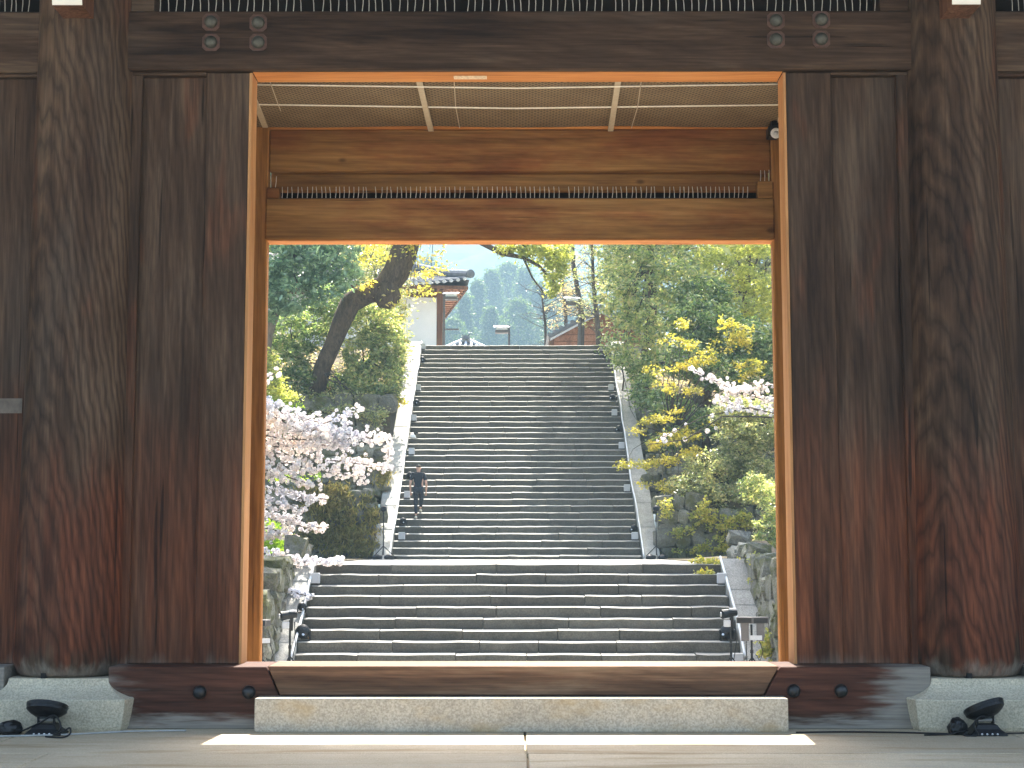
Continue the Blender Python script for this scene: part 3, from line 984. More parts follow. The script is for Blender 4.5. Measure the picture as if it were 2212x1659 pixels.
rod((500, 182), (1117, 190.5), (1720, 181), 13.22, 0.0065)
rod((500, 225), (1117, 234), (1720, 226), 13.75, 0.0065)
for (px0, py0), (px1, py1) in (((904, 172), (931, 284)), ((1336, 172), (1319, 284)), ((530, 172), (573, 276)), ((1712, 172), (1682, 276))):
    a, c = at(px0, py0, 13.06), at(px1, py1, YB - .03)
    w2 = 0.026
    MB().add([(a.x - w2, a.y, a.z), (a.x + w2, a.y, a.z), (c.x + w2, c.y, c.z), (c.x - w2, c.y, c.z), (a.x - w2, a.y, a.z + .02), (a.x + w2, a.y, a.z + .02), (c.x + w2, c.y, c.z + .02), (c.x - w2, c.y, c.z + .02)],
             [(0, 1, 2, 3), (4, 5, 6, 7), (0, 1, 5, 4), (1, 2, 6, 5), (2, 3, 7, 6), (3, 0, 4, 7)]).build('batten', M['batten'], net)
for ps in (((583, 176), (601, 226), (620, 270)), ((981, 176), (984, 230), (993, 276)), ((1385, 176), (1377, 232), (1364, 276))):
    MB().tube([at(*ps[0], 13.06), at(*ps[1], 13.75), at(*ps[2], YB - .02)], 0.0045, 5).build('tie_wire', M['batten'], net)

# security camera under the beam
c = at(1673, 287, 14.2)
sec = thing('security_camera', 'small black security camera with white ring in the upper right corner of the passage', 'camera', c)
MB().box(c.x - .055, c.x + .055, 14.2, 14.36, c.z - .03, c.z + .075).build('housing', M['black'], sec, bevel=0.012)
MB().box(c.x - .02, c.x + .05, 14.22, 14.30, c.z + .07, c.z + .16).build('bracket', M['black'], sec)
Mx = Matrix.Rotation(R(90), 4, 'X')
MB().lathe([(0.050, 0), (0.050, 0.012), (0.036, 0.016), (0.034, 0.006)], (c.x + .012, 14.2, c.z - .005), 20, Mx).build('ring', M['white_plastic'], sec)
MB().lathe([(0.022, 0), (0.022, 0.02), (0.012, 0.026), (0.002, 0.028)], (c.x + .012, 14.198, c.z - .005), 14, Mx).build('lens', M['grey_plastic'], sec, smooth=True)


# floodlights standing on the slabs by the pillar bases
def floodlight(px, py, tilt, label):
    p = at(px, py, 12.12)
    p.z = 0.0
    t = thing('floodlight', label, 'floodlight', p, 0, 'black floodlights by the gate pillars')
    # ribbed base
    m = MB()
    m.add([(p.x + sx * w_, p.y + sy * w_ * .8, z) for (w_, z) in ((0.145, 0.0), (0.145, 0.010), (0.100, 0.050), (0.075, 0.085)) for sx, sy in ((-1, -1), (1, -1), (1, 1), (-1, 1))],
          [(0, 3, 2, 1)] + [(i * 4 + k, i * 4 + (k + 1) % 4, i * 4 + 4 + (k + 1) % 4, i * 4 + 4 + k) for i in range(3) for k in range(4)] + [(12, 13, 14, 15)])
    bse = m.build('base', M['black'], t, bevel=0.006)
    for s in (-.06, -.02, .02, .06):
        MB().lathe([(0.008, 0), (0.008, 0.006), (0.004, 0.008)], (p.x + s, p.y - .118, 0.016), 8, Matrix.Rotation(R(90), 4, 'X')).build('bolt', M['steel'], bse)
    for s in (-1, 1):
        MB().box(p.x + s * .062 - .006, p.x + s * .062 + .006, p.y - .025, p.y + .025, 0.075, 0.150).build('yoke', M['black'], t)
    MB().tube([(p.x - .075, p.y, .112), (p.x + .075, p.y, .112)], 0.014, 10).build('pivot', M['steel'], t)
    Mt = Matrix.Rotation(tilt, 4, 'Y') @ Matrix.Rotation(R(-19), 4, 'X')
    hd = MB().lathe([(0.045, -.075), (0.085, -.066), (0.125, -.045), (0.150, -.024), (0.156, -.018), (0.156, 0.004), (0.160, 0.006), (0.160, 0.028), (0.152, 0.034), (0.146, 0.026)], (p.x, p.y, 0.200), 32, Mt)
    h = hd.build('lamp_head', M['black'], t, smooth=False)
    MB().lathe([(0.146, 0.027), (0.06, 0.029), (0.004, 0.029)], (p.x, p.y, 0.200), 32, Mt).build('lens', M['grey_plastic'], h)
    for k in range(16):
        a = math.pi * 2 * k / 16
        q = Mt @ Vector((math.cos(a) * 0.161, math.sin(a) * 0.161, 0.017))
        MB().lathe([(0.004, 0), (0.004, 0.004)], (p.x + q.x, p.y + q.y, .200 + q.z), 6).build('bolt', M['iron'], h)
    return p


def blob(p, r, seed, sq=(1, 1, 1)):
    rr = random.Random(seed)
    bm = bmesh.new()
    bmesh.ops.create_icosphere(bm, subdivisions=3, radius=1)
    for v in bm.verts:
        k = 1 + 0.22 * mnoise.noise(v.co * 1.6 + Vector((seed, 0, 0))) + 0.10 * abs(mnoise.noise(v.co * 4.5 + Vector((0, seed, 0))))
        v.co = Vector((v.co.x * sq[0], v.co.y * sq[1], v.co.z * sq[2])) * r * k
        v.co.z = max(v.co.z, -r * sq[2] * 0.75)
    me = bpy.data.meshes.new('bundle')
    bm.to_mesh(me)
    bm.free()
    o = bpy.data.objects.new('connector_bundle', me)
    col.objects.link(o)
    me.materials.append(M['bagging'])
    o.location = (p[0], p[1], r * sq[2] * 0.75)
    return o


def cable(label, pts, r, m, name='cable', group=None):
    # smooth the path
    P = [Vector(p) for p in pts]
    out = []
    for i in range(len(P) - 1):
        a, b_, c_, d_ = P[max(i - 1, 0)], P[i], P[i + 1], P[min(i + 2, len(P) - 1)]
        for k in range(5):
            t = k / 5
            out.append(0.5 * ((2 * b_) + (c_ - a) * t + (2 * a - 5 * b_ + 4 * c_ - d_) * t * t + (3 * b_ - a - 3 * c_ + d_) * t ** 3))
    out.append(P[-1])
    o = MB().tube(out, r, 6).build(name, m, smooth=True)
    return tag(o, label, 'cable', group)


pl = floodlight(100, 1585, R(3), 'black round floodlight aimed upwards beside the left pillar base')
pr = floodlight(2128, 1583, R(-17), 'black round floodlight tipped to one side by the right pillar base')
tag(blob((X(34, 12.12), 12.12), 0.085, 3, (1.25, 0.8, 0.72)), 'connectors wrapped in black plastic left of the left floodlight', 'cable connector', 'bagged connectors')
tag(blob((X(2056, 12.12), 12.12), 0.078, 8, (0.9, 0.8, 0.95)), 'connectors wrapped in black plastic left of the right floodlight', 'cable connector', 'bagged connectors')
cable('thin black lead looping on the slabs behind the left floodlight', [(pl.x - .2, 12.1, .02), (pl.x - .02, 12.02, .1), (pl.x + .10, 11.98, .16), (pl.x + .16, 11.96, .07), (pl.x + .11, 11.93, .02), (pl.x + .2, 11.9, .05), (pl.x + .245, 11.9, .075), (pl.x + .25, 11.89, .03), (pl.x + .2, 11.86, .008), (pl.x + .06, 11.9, .01)], 0.007, M['black'])
cable('thin black lead looping between the right floodlight and its bagged connectors', [(pr.x - .5, 12.02, .008), (pr.x - .32, 12.04, .012), (pr.x - .2, 12.06, .03), (pr.x - .16, 12.03, .04), (pr.x - .2, 12.0, .01), (pr.x - .1, 11.98, .012), (pr.x - .13, 11.98, .09), (pr.x - .07, 12.0, .15), (pr.x, 12.03, .14)], 0.007, M['black'])
cable('pale grey cable lying along the foot of the left pillar base', [(-4.9, 11.55, .008), (-4.3, 11.85, .008), (pl.x + .05, 12.0, .008), (pl.x + .45, 12.17, .008), (-3.0, 12.24, .010), (-2.6, 12.29, .010)], 0.008, M['floor_cable'])
cable('black cable lying along the foot of the right side of the gate', [(2.2, 12.2, .007), (2.6, 12.235, .007), (3.0, 12.2, .007), (3.3, 12.12, .008), (3.6, 12.08, .008), (4.0, 12.15, .008), (4.9, 12.1, .008)], 0.007, M['black'])


# ================================================================== LAMPS ON THE STAIRS
def stair_u(i): return 44.3 + (i - 1) * UR, Z1 + (i - 1) * UH      # front edge and top of step i


def make_path_light():
    t = thing('path_light', '', 'path light', (0, 0, 0), 0, 'grey box lamps along the stair edges')
    MB().box(-.085, .085, -.07, .07, 0.0, .022).build('foot', M['black'], t)
    MB().box(-.095, .095, -.075, .075, .024, .225).build('lamp_box', M['grey_plastic'], t, bevel=0.008)
    MB().box(-.088, .088, -.075, .075, .226, .236).build('lid', M['white_plastic'], t)
    return t


PL0 = make_path_light()
first = True
boxes = [
    (912, 38, 'grey box lamp at the left end of the very top step of the long flight'),
    (902, 29, 'grey box lamp on the left edge, second below the top step'),
    (893, 23, 'grey box lamp on the left edge, level with the tips of the upper cherry spray'),
    (889, 17, 'grey box lamp on the left edge, just above the climbing person\'s head'),
    (880, 10, 'grey box lamp on the left edge beside the hip of the climbing person'),
    (869, 4, 'lowest grey box lamp on the left edge of the long flight'),
    (1321, 29, 'highest grey box lamp on the right edge of the long flight'),
    (1328, 24, 'grey box lamp on the right edge, second from the top of the long flight'),
    (1343, 18, 'grey box lamp on the right edge, just above where yellow leaves reach over the coping'),
    (1354, 11, 'grey box lamp on the right edge, just below the yellow leaf tip over the coping'),
    (1370, 4, 'lowest grey box lamp on the right edge, near the top of the right tripod'),
]
for px, i, lab in boxes:
    y, z = stair_u(i - 1)
    y += 0.17
    if i == 38: y, z = stair_u(37); y += 0.17
    o = PL0 if first else copy_tree(PL0)
    first = False
    o.location = (X(px, y, 1000), y, z + 0.0)
    o['label'] = lab
for px, i, lab in ((680, 3, 'grey box lamp on the left edge of the short flight, beside the white cable'),
                   (1560, 3, 'grey box lamp on the right edge of the short flight, third step down'),
                   (1592, 10, 'grey box lamp low on the right edge of the short flight, just over the threshold')):
    y = 32 - (i - 1) * LR + 0.17
    z = Z_LAND - (i - 1) * LH
    o = copy_tree(PL0)
    o.location = (X(px, y, 1300), y, z)
    o['label'] = lab


def make_spot():
    """round black stage lamp on a yoke, back to the camera"""
    t = thing('stair_spotlight', '', 'spotlight', (0, 0, 0), 0, 'black round lamps along the stair edges')
    MB().box(-.10, .10, -.05, .05, 0, .02).build('foot', M['black'], t)
    for s in (-1, 1): MB().box(s * .115 - .006, s * .115 + .006, -.02, .02, 0.01, .17).build('yoke', M['black'], t)
    Mx = Matrix.Rotation(R(62), 4, 'X')
    MB().lathe([(0.03, 0.09), (0.07, 0.075), (0.10, 0.03), (0.107, -.01), (0.107, -.04), (0.095, -.05)], (0, 0, .15), 18, Mx).build('lamp_head', M['black'], t)
    MB().lathe([(0.02, 0.0), (0.02, 0.014), (0.005, 0.016)], (-.03, -.085, .10), 8, Mx).build('socket', M['steel'], t)
    return t


SP0 = make_spot()
first = True
for px, i, rz, lab in (
    (911, 35, .5, 'black round lamp near the top of the long flight, left edge'),
    (899, 26, .4, 'black round lamp on the left edge, between the second and third box lamps'),
    (886, 13, .5, 'black round lamp on the left edge beside the climbing person\'s head'),
    (872, 6, .5, 'black round lamp on the left edge behind the climbing person\'s heels'),
    (1311, 36, -.5, 'black round lamp near the top of the long flight, right edge'),
    (1324, 27, -.5, 'black round lamp on the right edge, between the two highest box lamps'),
    (1337, 21, -.5, 'black round lamp on the right edge, between the second and third box lamps'),
    (1368, 5, -.5, 'black round lamp on the right edge, above the lowest box lamp of the long flight')):
    y, z = stair_u(i - 1)
    o = SP0 if first else copy_tree(SP0)
    first = False
    o.location = (X(px, y + .2, 1000), y + .2, z)
    o.rotation_euler = (0, 0, rz)
    o['label'] = lab
for px, i, s, rz, lab in ((654, 7, 1.6, .5, 'large black round lamp on the left edge of the short flight'),
                          (1571, 7, 1.6, -.5, 'large black round lamp on the right edge of the short flight, behind the stand')):
    y = 32 - (i) * LR + 0.2
    o = copy_tree(SP0)
    o.location = (X(px, y, 1380), y, Z_LAND - i * LH)
    o.rotation_euler = (0, 0, rz)
    o.scale = (s * .8,) * 3
    o['label'] = lab
y = 30.3
o = copy_tree(SP0)
o.location = (X(651, y, 1320), y, zl(y) + .0)
o.scale = (.8,) * 3
o.rotation_euler = (0.2, 0, .7)
o['label'] = 'small black lamp lying on the left coping of the short flight'

# pale cloth-covered lamp on the left edge
y, z = stair_u(19)
t = thing('covered_lamp', 'small lamp under a white cloth on the left edge of the long flight', 'lamp', (X(890, y, 1000), y + .2, z))
p = Vector(t.location)
MB().lathe([(0.13, 0.0), (0.11, 0.05), (0.075, 0.13), (0.03, 0.17), (0.005, 0.18)], p, 12).build('cloth', M['white_plastic'], t, smooth=True)
MB().tube([p + Vector((.03, 0, .12)), p + Vector((.18, -.02, .2))], [0.05, 0.035], 8).build('lamp_arm', M['black'], t)

# cables running down the inner edges of the copings
def edge_cable(label, x, y0, y1, zf, off):
    pts = []
    n = int((y1 - y0) / 0.9)
    for k in range(n + 1):
        y = y0 + (y1 - y0) * k / n
        pts.append((x + random.uniform(-.025, .025), y, zf(y) + off + random.uniform(0, .02)))
    cable(label, pts, 0.026, M['cable'], 'lighting_cable', 'white cables along the copings')


edge_cable('white cable down the inner edge of the sunlit left coping of the long flight', UXL - .03, 44.1, YTOP + .1, zu, .03)
edge_cable('white cable down the inner edge of the shaded right coping of the long flight', UXR + .03, 44.1, YTOP - .6, zu, .03)
edge_cable('white cable down the inner edge of the left coping of the short flight', LXL - .03, 28.9, 32.1, zl, .03)
edge_cable('white cable down the inner edge of the right coping of the short flight', LXR + .03, 28.9, 32.1, zl, .03)


# tripods on the landing and lamp stands at the foot of the short flight
def tripod(px, topy, yy, label):
    p = Vector((X(px, yy, 1200), yy, Z_LAND))
    zt = Z(topy, yy, px)
    t = thing('tripod_light', label, 'tripod light', p, 0, 'black tripod lights on the landing')
    MB().tube([p + Vector((0, 0, .12)), Vector((p.x, p.y, zt))], 0.016, 8).build('pole', M['black'], t)
    for k in range(3):
        a = 2 * math.pi * k / 3 + 0.5
        MB().tube([p + Vector((0, 0, .38)), p + Vector((.42 * math.cos(a), .42 * math.sin(a), .012))], 0.012, 6).build('leg', M['black'], t)
    MB().lathe([(0.05, -.06), (0.085, -.03), (0.09, 0.03), (0.06, .05)], (p.x, p.y - .03, zt), 14, Matrix.Rotation(R(70), 4, 'X')).build('lamp_head', M['black'], t)
    MB().box(p.x - .02, p.x + .02, p.y - .02, p.y + .02, zt - .14, zt - .04).build('clamp', M['black'], t)
    for s in (-1, 1):
        bg_ = blob((p.x + s * .17, p.y - .12), .13, 5 + s, (1.1, .8, .6))
        bg_.name = 'sandbag'
        bg_.location.z = Z_LAND + .06
        bg_.data.materials[0] = M['iron']
        tag(bg_, ('left' if s < 0 else 'right') + ' grey sandbag at the feet of the ' + ('left' if px < 1100 else 'right') + ' landing tripod', 'sandbag', 'sandbags on tripod feet')


tripod(828, 1100, 44.0, 'black tripod light standing at the foot of the sunlit left coping')
tripod(1418, 1099, 44.0, 'black tripod light standing at the foot of the shaded right coping')


def stand(px, topy, Y, label, kind):
    p = Vector((X(px, Y, 1400), Y, -1.0))
    zt = Z(topy, Y, px)
    t = thing('light_stand', label, 'light stand', p, 0, 'lamp stands below the short flight')
    MB().tube([p + Vector((0, 0, .1)), Vector((p.x, p.y, zt - .07))], 0.02, 8).build('pole', M['black'], t)
    for k in range(3):
        a = 2 * math.pi * k / 3 + 0.3
        MB().tube([p + Vector((0, 0, .5)), p + Vector((.4 * math.cos(a), .4 * math.sin(a), .012))], 0.012, 6).build('leg', M['black'], t)
    MB().lathe([(0.03, -.03), (0.03, .03)], (p.x, p.y, zt - .55), 8).build('collar', M['black'], t)
    if kind == 'spot':
        s = 1
        MB().tube([(p.x - .16, p.y - .05, zt + .0), (p.x - .05, p.y, zt + .02), (p.x + .11, p.y + .05, zt + .03)], [0.085, 0.075, 0.06], 14).build('lamp_head', M['black'], t)
        MB().box(p.x - .02, p.x + .11, p.y - .05, p.y + .06, zt + .075, zt + .11).build('barn_door', M['grey_plastic'], t)
        MB().lathe([(0.045, 0), (0.045, .02)], (p.x - .17, p.y - .055, zt), 12, Matrix.Rotation(R(-90), 4, 'Y')).build('lens', M['steel'], t)
        MB().box(p.x - .13, p.x - .01, p.y - .09, p.y - .02, zt - .22, zt - .10).build('ballast', M['grey_plastic'], t, bevel=.01)
        MB().box(p.x + .0, p.x + .05, p.y - .03, p.y + .03, zt - .26, zt - .02).build('yoke', M['black'], t)
        MB().tube([(p.x + .08, p.y, zt - .1), (p.x + .1, p.y, zt - .5), (p.x + .05, p.y, zt - .8)], 0.008, 5).build('lead', M['black'], t)
    else:
        heads = (-.1, .12) if kind == 'twin' else (0,)
        for k, hx in enumerate(heads):
            Mt = Matrix.Rotation(R(-22 if k == 0 else 12), 4, 'Z')
            def tr(q): return Vector((p.x + hx, p.y - .03, zt)) + Mt @ Vector(q)
            bx = MB().box(-.15, .15, -.12, .05, -.05, .065)
            bx.v = [tuple(tr(q)) for q in bx.v]
            h = bx.build('lamp_head', M['lamp_metal'], t, bevel=.012)
            bx = MB().box(-.13, .13, -.124, -.1, -.04, .05)
            bx.v = [tuple(tr(q)) for q in bx.v]
            bx.build('lens', M['black'], h)
            bx = MB().box(-.07, .07, -.1, -.08, -.36, -.05)
            bx.v = [tuple(tr(q)) for q in bx.v]
            bx.build('visor', M['lamp_metal'], t)
        MB().box(p.x - .05, p.x + .16, p.y - .16, p.y - .13, zt - .34, zt - .26).build('ballast', M['grey_plastic'], t)
        MB().tube([(p.x + .12, p.y, zt - .3), (p.x + .2, p.y, zt - .55), (p.x + .14, p.y, zt - .72), (p.x + .07, p.y, zt - .6)], 0.008, 5).build('lead', M['black'], t)
        MB().tube([(p.x - .1, p.y, zt - .3), (p.x - .09, p.y, zt - .8), (p.x - .05, p.y, -.95)], 0.008, 5).build('lead', M['black'], t)


stand(626, 1331, 27.9, 'black lamp stand with a tube spotlight in front of the left coping', 'spot')
stand(1579, 1327, 27.8, 'black lamp stand with a tube spotlight beside the right white cable', 'spot')
stand(1624, 1340, 27.6, 'lamp stand with two box floodlights in front of the right coping', 'twin')
stand(566, 1346, 27.3, 'grey box floodlight on a stand half hidden by the left gate post', 'box')

# ================================================================== BUILDINGS ON THE TERRACE
# plastered hall, turned a little away from the flight
HY = 66.0
A = at(943, 745, HY)
th = R(9)
hall = thing('temple_hall', 'white plastered hall with tiled hip roof at the top left of the stairs', 'building', (A.x, HY, Z38), th)


def hl(m, name, mat_, parent=None, **k):
    me = m.mesh(name, Vector((0, 0, 0)), k.get('bevel', 0))
    return link(name, me, mat_, parent or hall)


s_ = HY / FP
zt = Z(643, HY) - Z38
ze = Z(632, HY) - Z38
hl(MB().box(-9, 0, 0.02, 12, -.3, zt), 'wall', M['plaster'])
hl(MB().box(0.004, 0.26, 0.0, 0.26, -.3, zt + .3), 'corner_post', M['house_wood'])
hl(MB().box(-9, 0.0, -0.03, 0.2, zt + .003, zt + .26), 'wall_beam', M['house_wood'])
for k in range(1, 5):
    hl(MB().box(0.004, 0.22, k * 2.6, k * 2.6 + .22, -.3, zt + .3), 'wall_post', M['house_wood'])
OV = 1.05
zr = zt + 0.32
zo = zr - 0.05
# roof planes: front and right side, curved up at the corner
def lift(x): return 0.28 * max(0, (x + 2.2) / (2.2 + OV)) ** 2.2
fr = MB()
n = 14
vs = []
for j in range(6):
    t = j / 5
    for i in range(n + 1):
        u = i / n
        xe = -9.8 + (OV + 9.8 + 0.26) * u
        xr = -9.8 + (9.8 - 3.0) * u
        x = xe + (xr - xe) * t
        y = -OV + (3.4 + OV) * t
        z = zo + 0.10 + 2.05 * t ** 1.25 + lift(xe) * (1 - t) ** 2
        vs.append((x, y, z))
fs = [(j * (n + 1) + i, j * (n + 1) + i + 1, (j + 1) * (n + 1) + i + 1, (j + 1) * (n + 1) + i) for j in range(5) for i in range(n)]
roof = hl(MB().add(vs, fs), 'roof', M['rooftile'])
vs = []
for j in range(6):
    t = j / 5
    for i in range(n + 1):
        u = i / n
        ye = -OV + (13 + OV) * u
        yr_ = 3.4 + 6.0 * u
        vs.append((OV + .26 + (-3.26 - OV) * t, ye + (yr_ - ye) * t, zo + 0.10 + 2.05 * t ** 1.25 + 0.28 * max(0, (1.5 - (ye + OV)) / 1.5) ** 2 * (1 - t) ** 2))
hl(MB().add(vs, fs), 'roof', M['rooftile'])
# rows of round tiles on the front slope with white mortar ends
for k in range(18):
    x0 = OV + 0.05 - k * 0.30
    pts = []
    for j in range(5):
        t = j / 4 * 0.55
        pts.append((x0 * (1 - t) - 2.2 * t, -OV + (3.4 + OV) * t - .02, zo + 0.15 + 2.05 * t ** 1.25 + lift(x0) * (1 - t) ** 2))
    hl(MB().tube(pts, 0.075, 6), 'tile_row', M['rooftile'], roof)
    hl(MB().lathe([(0.085, 0), (0.085, .05), (0.04, .06)], (x0, -OV + .01, zo + 0.13 + lift(x0)), 8, Matrix.Rotation(R(90), 4, 'X')), 'tile_end', M['pale_trim'], roof)
# hip ridge
rp = []
for j in range(7):
    t = j / 6
    rp.append((OV + .2 + (-3.2 - OV) * t, -OV + .05 + (3.35 + OV) * t, zo + .33 + 2.05 * t ** 1.25 + 0.28 * (1 - t) ** 2))
hl(MB().tube(rp, 0.15, 8), 'hip_ridge', M['rooftile'], roof)
hl(MB().tube([Vector(q) + Vector((0, 0, .14)) for q in rp], 0.08, 8), 'ridge_cap', M['pale_trim'], roof)  # white cap paints sunlight along the ridge top
hl(MB().lathe([(0.19, 0), (0.19, .08), (0.08, .1)], Vector(rp[0]) + Vector((.08, -.06, .02)), 12, Matrix.Rotation(R(90), 4, 'X') @ Matrix.Rotation(R(20), 4, 'Y')), 'ridge_end', M['rooftile'], roof)
# eave boards and rafters
hl(MB().box(-9, OV + .2, -OV + .02, -OV + .1, zo - .04, zo + .09), 'fascia', M['house_wood'])
hl(MB().box(OV + .12, OV + .2, -OV + .1, 13, zo - .04, zo + .09), 'fascia', M['house_wood'])
hl(MB().box(-9, OV + .1, -OV + .1, 13, zo + .10, zo + .13), 'soffit', M['house_wood'])
for k in range(44):
    y = -OV + .3 + k * 0.62
    if y > 12.6: break
    hl(MB().box(0.28, OV + .1, y, y + .24, zo - .02, zo + .095), 'rafter', M['house_wall'])
for k in range(22):
    x = OV - .2 - k * 0.3
    if x < -6: break
    hl(MB().box(x, x + .1, -OV + .12, -.04, zo - .02, zo + .095), 'rafter', M['house_wall'])

# small pavilion roof peeping over the top step
PY = 92.0
ap = at(1005, 728, PY)
pav = thing('pavilion', 'small grey tiled roof peeping over the top step, left of centre', 'building', (ap.x, PY, Z38))
hh = ap.z - Z38
wv_ = 42 * PY / FP
ln = MB()
def L_(m, name, mat_, par): return link(name, m.mesh(name), mat_, par)
# front hip slope (triangle falling to the eave), plus the two side slopes
sl2 = 0.55
E_ = 3.2
ze_ = hh - E_ * sl2
rf = MB().add([(0, 1.5, hh), (E_, -1.7, ze_), (-E_, -1.7, ze_), (0, 6, hh), (E_, 9, ze_), (-E_, 9, ze_)], [(0, 1, 2), (0, 3, 4, 1), (0, 2, 5, 3), (3, 5, 4), (1, 4, 5, 2)])
pr_ = L_(rf, 'roof', M['rooftile'], pav)
for k in range(-9, 10):
    x = k * 0.34
    t = 1 - abs(x) / E_
    if t < .1: continue
    L_(MB().tube([(x, -1.72, ze_ + .05), (x, -1.7 + 3.2 * t, ze_ + (hh - ze_) * t + .05)], 0.09, 6), 'tile_row', M['pale_trim'] if k % 2 == 0 else M['rooftile'], pr_)
for s in (-1, 1):
    L_(MB().tube([(0, 1.45, hh + .08), (s * E_ * .5, -.1, hh - .5 * (hh - ze_) + .04), (s * (E_ + .1), -1.75, ze_ + .12)], 0.13, 8), 'hip_ridge', M['pale_trim'], pr_)  # pale colour paints the sunlit white of the hips
L_(MB().tube([(0, 1.3, hh + .15), (0, 6, hh + .15)], 0.16, 8), 'ridge', M['rooftile'], pr_)
fn = MB().prism_y([(-.42, 0), (.42, 0), (.36, .25), (.44, .52), (.30, .46), (.16, .34), (0, .42), (-.16, .34), (-.30, .46), (-.44, .52), (-.36, .25)], 1.0, 1.25)
fn.v = [(x * .62, y, z * .62 + hh + .02) for x, y, z in fn.v]
L_(fn, 'ridge_ornament', M['rooftile'], pr_)
L_(MB().box(-2.4, 2.4, -.9, 8, -.2, ze_ + .2), 'wall', M['house_wood'], pav)

# timber house end on the right
RY = 70.0
rb = at(1190, 745, RY)
rhs = thing('timber_house', 'orange-brown boarded house end with tiled roof at the top right of the stairs', 'building', (rb.x, RY, Z38))
s_ = RY / FP
ex = lambda px: (px - 1190) * s_
ez = lambda py: Z(py, RY) - Z38
RL = 130
wall = MB().prism_y([(ex(1196), -.2), (ex(1196), ez(722)), (ex(1300), ez(668)), (ex(1400), ez(720)), (ex(1400), -.2)], 0, 8)
L_(wall, 'wall', M['house_wall'], rhs)
for k in range(4):
    z0 = ez(738) + k * .32
    L_(MB().box(ex(1198), ex(1390), -.02, .0, z0 - .012, z0 + .012), 'wall_board', M['house_wood'], rhs)
L_(MB().box(ex(1188), ex(1197), -.04, .2, -.2, ez(722)), 'corner_post', M['house_wood'], rhs)
rr = MB().prism_y([(ex(1184), ez(727)), (ex(1300), ez(666)), (ex(1416), ez(727)), (ex(1416), ez(733)), (ex(1300), ez(672.5)), (ex(1186), ez(733))], -.5, 8.5)
ro = L_(rr, 'roof', M['rooftile'], rhs)
for (a, c_) in (((1188, 733.5), (1300, 674.5)), ((1412, 733.5), (1300, 674.5))):
    bb = MB().prism_y([(ex(a[0]), ez(a[1])), (ex(c_[0]), ez(c_[1])), (ex(c_[0]), ez(c_[1] + 5)), (ex(a[0]), ez(a[1] + 5))], -.46, -.38)
    L_(bb, 'barge_board', M['pale_trim'], rhs)
for k in range(10):
    t = k / 9
    L_(MB().tube([(ex(1186 + 112 * t), -.52, ez(728 - 60 * t) + .05), (ex(1186 + 112 * t), 8, ez(728 - 60 * t) + .05)], 0.10, 6), 'tile_row', M['rooftile'], ro)


# lantern posts on the terrace
def lantern(px, py, Y, label, side):
    c = at(px, py, Y)
    t = thing('lantern_post', label, 'street lamp', (c.x, Y, Z38), 0, 'flat box lanterns on posts')
    s = Y / FP
    hw = 16 * s
    MB().box(c.x - hw * .9, c.x + hw * .9, Y - hw * .7, Y + hw * .7, c.z - 8 * s, c.z - 2 * s).build('lamp_box', M['lamp_metal'], t)
    bx = MB().box(c.x - hw * .75, c.x + hw * .75, Y - hw * .6, Y + hw * .6, c.z - 2 * s, c.z + 6 * s)
    bx.v = [(x, y, z + (y - Y) * .25) for x, y, z in bx.v]
    bx.build('lamp_glass', M['lamp_glass'], t)
    bx = MB().box(c.x - hw * 1.15, c.x + hw * 1.05, Y - hw, Y + hw, c.z + 6.3 * s, c.z + 7.6 * s)
    bx.v = [(x, y, z + (y - Y) * .25) for x, y, z in bx.v]
    bx.build('lamp_roof', M['pale_trim'], t)
    for q in (-1, 1): MB().box(c.x + q * hw * .76 - .012, c.x + q * hw * .76 + .012, Y - hw * .64, Y - hw * .5, c.z - 2 * s, c.z + 5 * s).build('lamp_frame', M['pale_trim'], t)
    xp = c.x + side * hw * 1.0
    MB().box(xp - .05, xp + .05, Y + .02, Y + .12, Z38 - .05, c.z + 10 * s).build('post', M['lamp_metal'], t)
    return t, xp


t_, xp = lantern(975, 640, 62.5, 'flat box lantern on a post in front of the white hall', -1)
MB().box(xp, xp + .62, 62.52, 62.6, Z(711, 62.5) - .03, Z(711, 62.5) + .03).build('cross_arm', M['lamp_metal'], t_)
lantern(1084, 712, 76, 'low flat box lantern on a post at the centre of the skyline', 1)
lantern(1236, 650, 66, 'flat box lantern on a post before the bare tree at right', 1)


# ================================================================== TREES
def mesh_np(name, V, F, m):
    me = bpy.data.meshes.new(name)
    V = np.asarray(V, dtype=np.float32)
    F = np.asarray(F, dtype=np.int32)
    k = F.shape[1]
    me.vertices.add(len(V))
    me.vertices.foreach_set('co', V.ravel())
    me.loops.add(F.size)
    me.loops.foreach_set('vertex_index', F.ravel())
    me.polygons.add(len(F))
    me.polygons.foreach_set('loop_start', np.arange(0, F.size, k, dtype=np.int32))
    me.update()
    me.materials.append(m)
    return me


